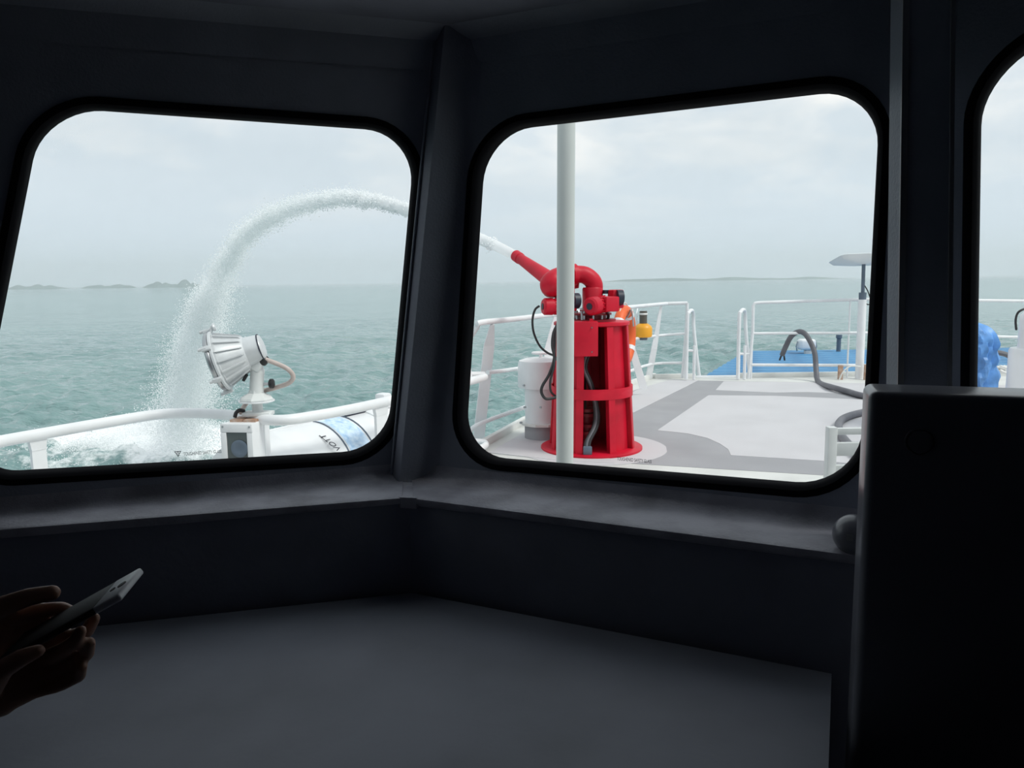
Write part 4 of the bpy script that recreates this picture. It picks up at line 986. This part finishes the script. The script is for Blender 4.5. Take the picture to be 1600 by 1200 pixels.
# ------------------------------------------------------------------ person with a phone at the left edge
def capsule(bm, p0, p1, r0_c, r1_c, seg=14, rings=5):
    p0, p1 = V(p0), V(p1); d = (p1-p0); L_ = d.length; d = d/L_ if L_ > 1e-6 else UP
    x = d.orthogonal().normalized(); y = d.cross(x); rows = []
    for k_ in range(rings+1):
        a_ = -math.pi/2+math.pi/2*k_/rings; rows.append((p0+d*(r0_c*math.sin(a_)), r0_c*math.cos(a_)))
    for k_ in range(rings+1):
        a_ = math.pi/2*k_/rings; rows.append((p1+d*(r1_c*math.sin(a_)), r1_c*math.cos(a_)))
    prev = None
    for i_, (c_, r_) in enumerate(rows):
        if i_ in (0, len(rows)-1): cur = [bm.verts.new(c_)]
        else: cur = [bm.verts.new(c_+x*(r_*math.cos(2*math.pi*k_/seg))+y*(r_*math.sin(2*math.pi*k_/seg))) for k_ in range(seg)]
        if prev:
            for k_ in range(seg):
                j = (k_+1) % seg
                if len(prev) == 1: bm.faces.new((prev[0], cur[j], cur[k_]))
                elif len(cur) == 1: bm.faces.new((prev[k_], prev[j], cur[0]))
                else: bm.faces.new((prev[k_], prev[j], cur[j], cur[k_]))
        prev = cur
def blob(name, caps, voxel, material, parent=None, sm=4):
    bm = bmesh.new()
    for c_ in caps: capsule(bm, *c_)
    bmesh.ops.recalc_face_normals(bm, faces=bm.faces[:])
    me = bpy.data.meshes.new('t'); bm.to_mesh(me); bm.free(); o = bpy.data.objects.new('t', me); COL.objects.link(o)
    md = o.modifiers.new('r', 'REMESH'); md.mode = 'VOXEL'; md.voxel_size = voxel
    m2_ = o.modifiers.new('s', 'SMOOTH'); m2_.iterations = sm; m2_.factor = .5
    bpy.context.view_layer.update()
    me2 = bpy.data.meshes.new_from_object(o.evaluated_get(bpy.context.evaluated_depsgraph_get())); bpy.data.objects.remove(o); bpy.data.meshes.remove(me)
    me2.materials.clear()
    return finish(name, me2, material, parent, angle=180)
def chain(pts, rads):
    pts = [P(*p) for p in pts]; return [(a_, b_, ra_, rb_) for a_, b_, ra_, rb_ in zip(pts, pts[1:], rads, rads[1:])]
caps = []
# right hand, palm up under the phone, four fingers closing round its far edge
wr = P(-40, 1112, .93)
kn_ = [P(58, 1012, .985), P(52, 1036, .972), P(48, 1060, .965), P(44, 1082, .96)]
for k_, q_ in enumerate(kn_): caps.append((wr+V((0, 0, .004*(3-k_))), q_, .021, .0125))
caps.append((kn_[0], kn_[3], .013, .012)); caps.append((wr.lerp(kn_[0], .5), wr.lerp(kn_[3], .5), .019, .019))
caps += chain([(58, 1012, .985), (104, 998, 1.0), (136, 986, .995), (147, 966, .98)], [.0115, .0105, .0098, .0082])
caps += chain([(52, 1036, .972), (98, 1016, .96), (118, 1002, .945), (126, 986, .94)], [.0115, .0105, .0095, .008])
caps += chain([(48, 1060, .965), (104, 1038, .97), (136, 1022, .968), (140, 1004, .955)], [.0112, .0102, .0094, .008])
caps += chain([(44, 1082, .96), (94, 1070, .965), (124, 1056, .965), (128, 1042, .955)], [.0105, .0094, .0086, .0072])
caps += chain([(-25, 1085, .92), (5, 1045, .905), (35, 1027, .90), (60, 1017, .905)], [.018, .013, .0115, .0085])
# left hand, behind the phone, thumb raised over the screen
wl_h = P(-95, 1030, 1.0); lk = [P(8, 968, 1.0), P(0, 992, 1.005), P(-6, 1015, 1.005), P(-12, 1036, 1.0)]
for q_ in lk: caps.append((wl_h, q_, .021, .0125))
caps.append((lk[0], lk[3], .013, .012))
caps += chain([(-60, 985, .99), (-10, 952, .985), (45, 933, .98), (82, 926, .975)], [.020, .0145, .0125, .0105])
caps += chain([(8, 968, 1.0), (62, 954, 1.005), (96, 951, 1.0), (122, 960, .99)], [.012, .0108, .0098, .0082])
caps += chain([(0, 992, 1.005), (55, 980, 1.01), (88, 980, 1.005), (105, 992, 1.0)], [.012, .0108, .0098, .0082])
caps += chain([(-6, 1015, 1.005), (48, 1004, 1.01), (75, 1006, 1.0), (88, 1018, .99)], [.0115, .0102, .0094, .008])
caps += chain([(-12, 1036, 1.0), (30, 1030, 1.005), (52, 1032, 1.0), (64, 1040, .99)], [.0105, .0094, .0086, .0072])
# arms, trunk, neck, head, legs
el_r, sh_r = V((-.82, .67, .90)), V((-.83, .50, 1.17)); el_l, sh_l = V((-1.05, .79, .92)), V((-1.19, .50, 1.17))
caps += [(wr, wr.lerp(el_r, .4), .026, .036), (wr.lerp(el_r, .4), el_r, .036, .040), (el_r, sh_r, .042, .055)]
caps += [(wl_h, wl_h.lerp(el_l, .4), .026, .036), (wl_h.lerp(el_l, .4), el_l, .036, .040), (el_l, sh_l, .042, .055)]
bx_, by_ = -1.01, .48
caps += [(V((bx_-.11, by_, 1.14)), V((bx_+.11, by_, 1.14)), .085, .085), (V((bx_-.07, by_, 1.05)), V((bx_-.06, by_, .72)), .11, .105), (V((bx_+.07, by_, 1.05)), V((bx_+.06, by_, .72)), .11, .105),
         (V((bx_, by_, 1.15)), V((bx_, by_+.02, 1.30)), .058, .055), (V((bx_, by_+.01, 1.40)), V((bx_, by_+.03, 1.34)), .088, .072), (V((bx_, by_+.12, 1.36)), V((bx_, by_+.115, 1.34)), .012, .015), (V((bx_-.085, by_+.01, 1.37)), V((bx_-.085, by_+.0, 1.35)), .015, .012), (V((bx_+.085, by_+.01, 1.37)), V((bx_+.085, by_+.0, 1.35)), .015, .012)]
for s_ in (-1, 1):
    caps += [(V((bx_+s_*.09, by_, .70)), V((bx_+s_*.09, by_+.01, .28)), .088, .058), (V((bx_+s_*.09, by_+.01, .28)), V((bx_+s_*.09, by_-.02, -.13)), .056, .038), (V((bx_+s_*.09, by_-.03, -.165)), V((bx_+s_*.09, by_+.14, -.172)), .034, .027)]
per = blob('person', caps, .0036, 'skin', None, 5)
tag(per, 'person at the left edge holding a phone in both hands', 'person')
sh = [(V((bx_-.12, by_, 1.14)), V((bx_+.12, by_, 1.14)), .10, .10), (V((bx_-.07, by_, 1.05)), V((bx_-.06, by_, .66)), .125, .12), (V((bx_+.07, by_, 1.05)), V((bx_+.06, by_, .66)), .125, .12), (sh_r, sh_r.lerp(el_r, .7), .072, .06), (sh_l, sh_l.lerp(el_l, .7), .072, .06)]
blob('shirt', sh, .010, 'shirt', per)
tr2 = []
for s_ in (-1, 1): tr2 += [(V((bx_+s_*.085, by_, .68)), V((bx_+s_*.09, by_+.01, .28)), .108, .08), (V((bx_+s_*.09, by_+.01, .28)), V((bx_+s_*.09, by_-.02, -.10)), .08, .062)]
blob('trousers', tr2, .010, 'shirt', per)
blob('hair', [(V((bx_, by_-.01, 1.43)), V((bx_, by_+.0, 1.42)), .088, .085), (V((bx_, by_-.03, 1.38)), V((bx_, by_-.03, 1.34)), .075, .06)], .006, 'shirt', per)

# phone
e0, e1 = P(18, 1016, .955), P(206, 911, .955); la = (e1-e0).normalized(); vd = ((e0+e1)/2-CAM).normalized()
perp = la.cross(vd).normalized(); wv = (vd*.97+perp*.19); wv = (wv-la*wv.dot(la)).normalized(); nv = la.cross(wv).normalized()
if nv.dot(vd) > 0: nv = -nv
pc = (e0+e1)/2; PL = (e1-e0).length
ph = thing('phone', pc, 'dark smartphone with a silver end held in two hands', 'phone')
Rp = basis(la, nv.cross(la), nv)
MB().box(pc-la*.012, (PL-.024, .072, .009), rot=Rp, bevel=.003, seg=3).build('body', 'phone', ph)
MB().box(e1-la*.020, (.040, .0725, .0096), rot=Rp, bevel=.003, seg=3).build('camera_bar', 'phonesilver', ph)
yv = nv.cross(la)
for k_, dx in enumerate((.012, .026)):
    for o_s in (1,):
        c_ = e1-la*dx+nv*.0044; MB().cyl(c_, c_+nv*.0012, .006-.002*k_, seg=14).build('lens', 'phone', ph)
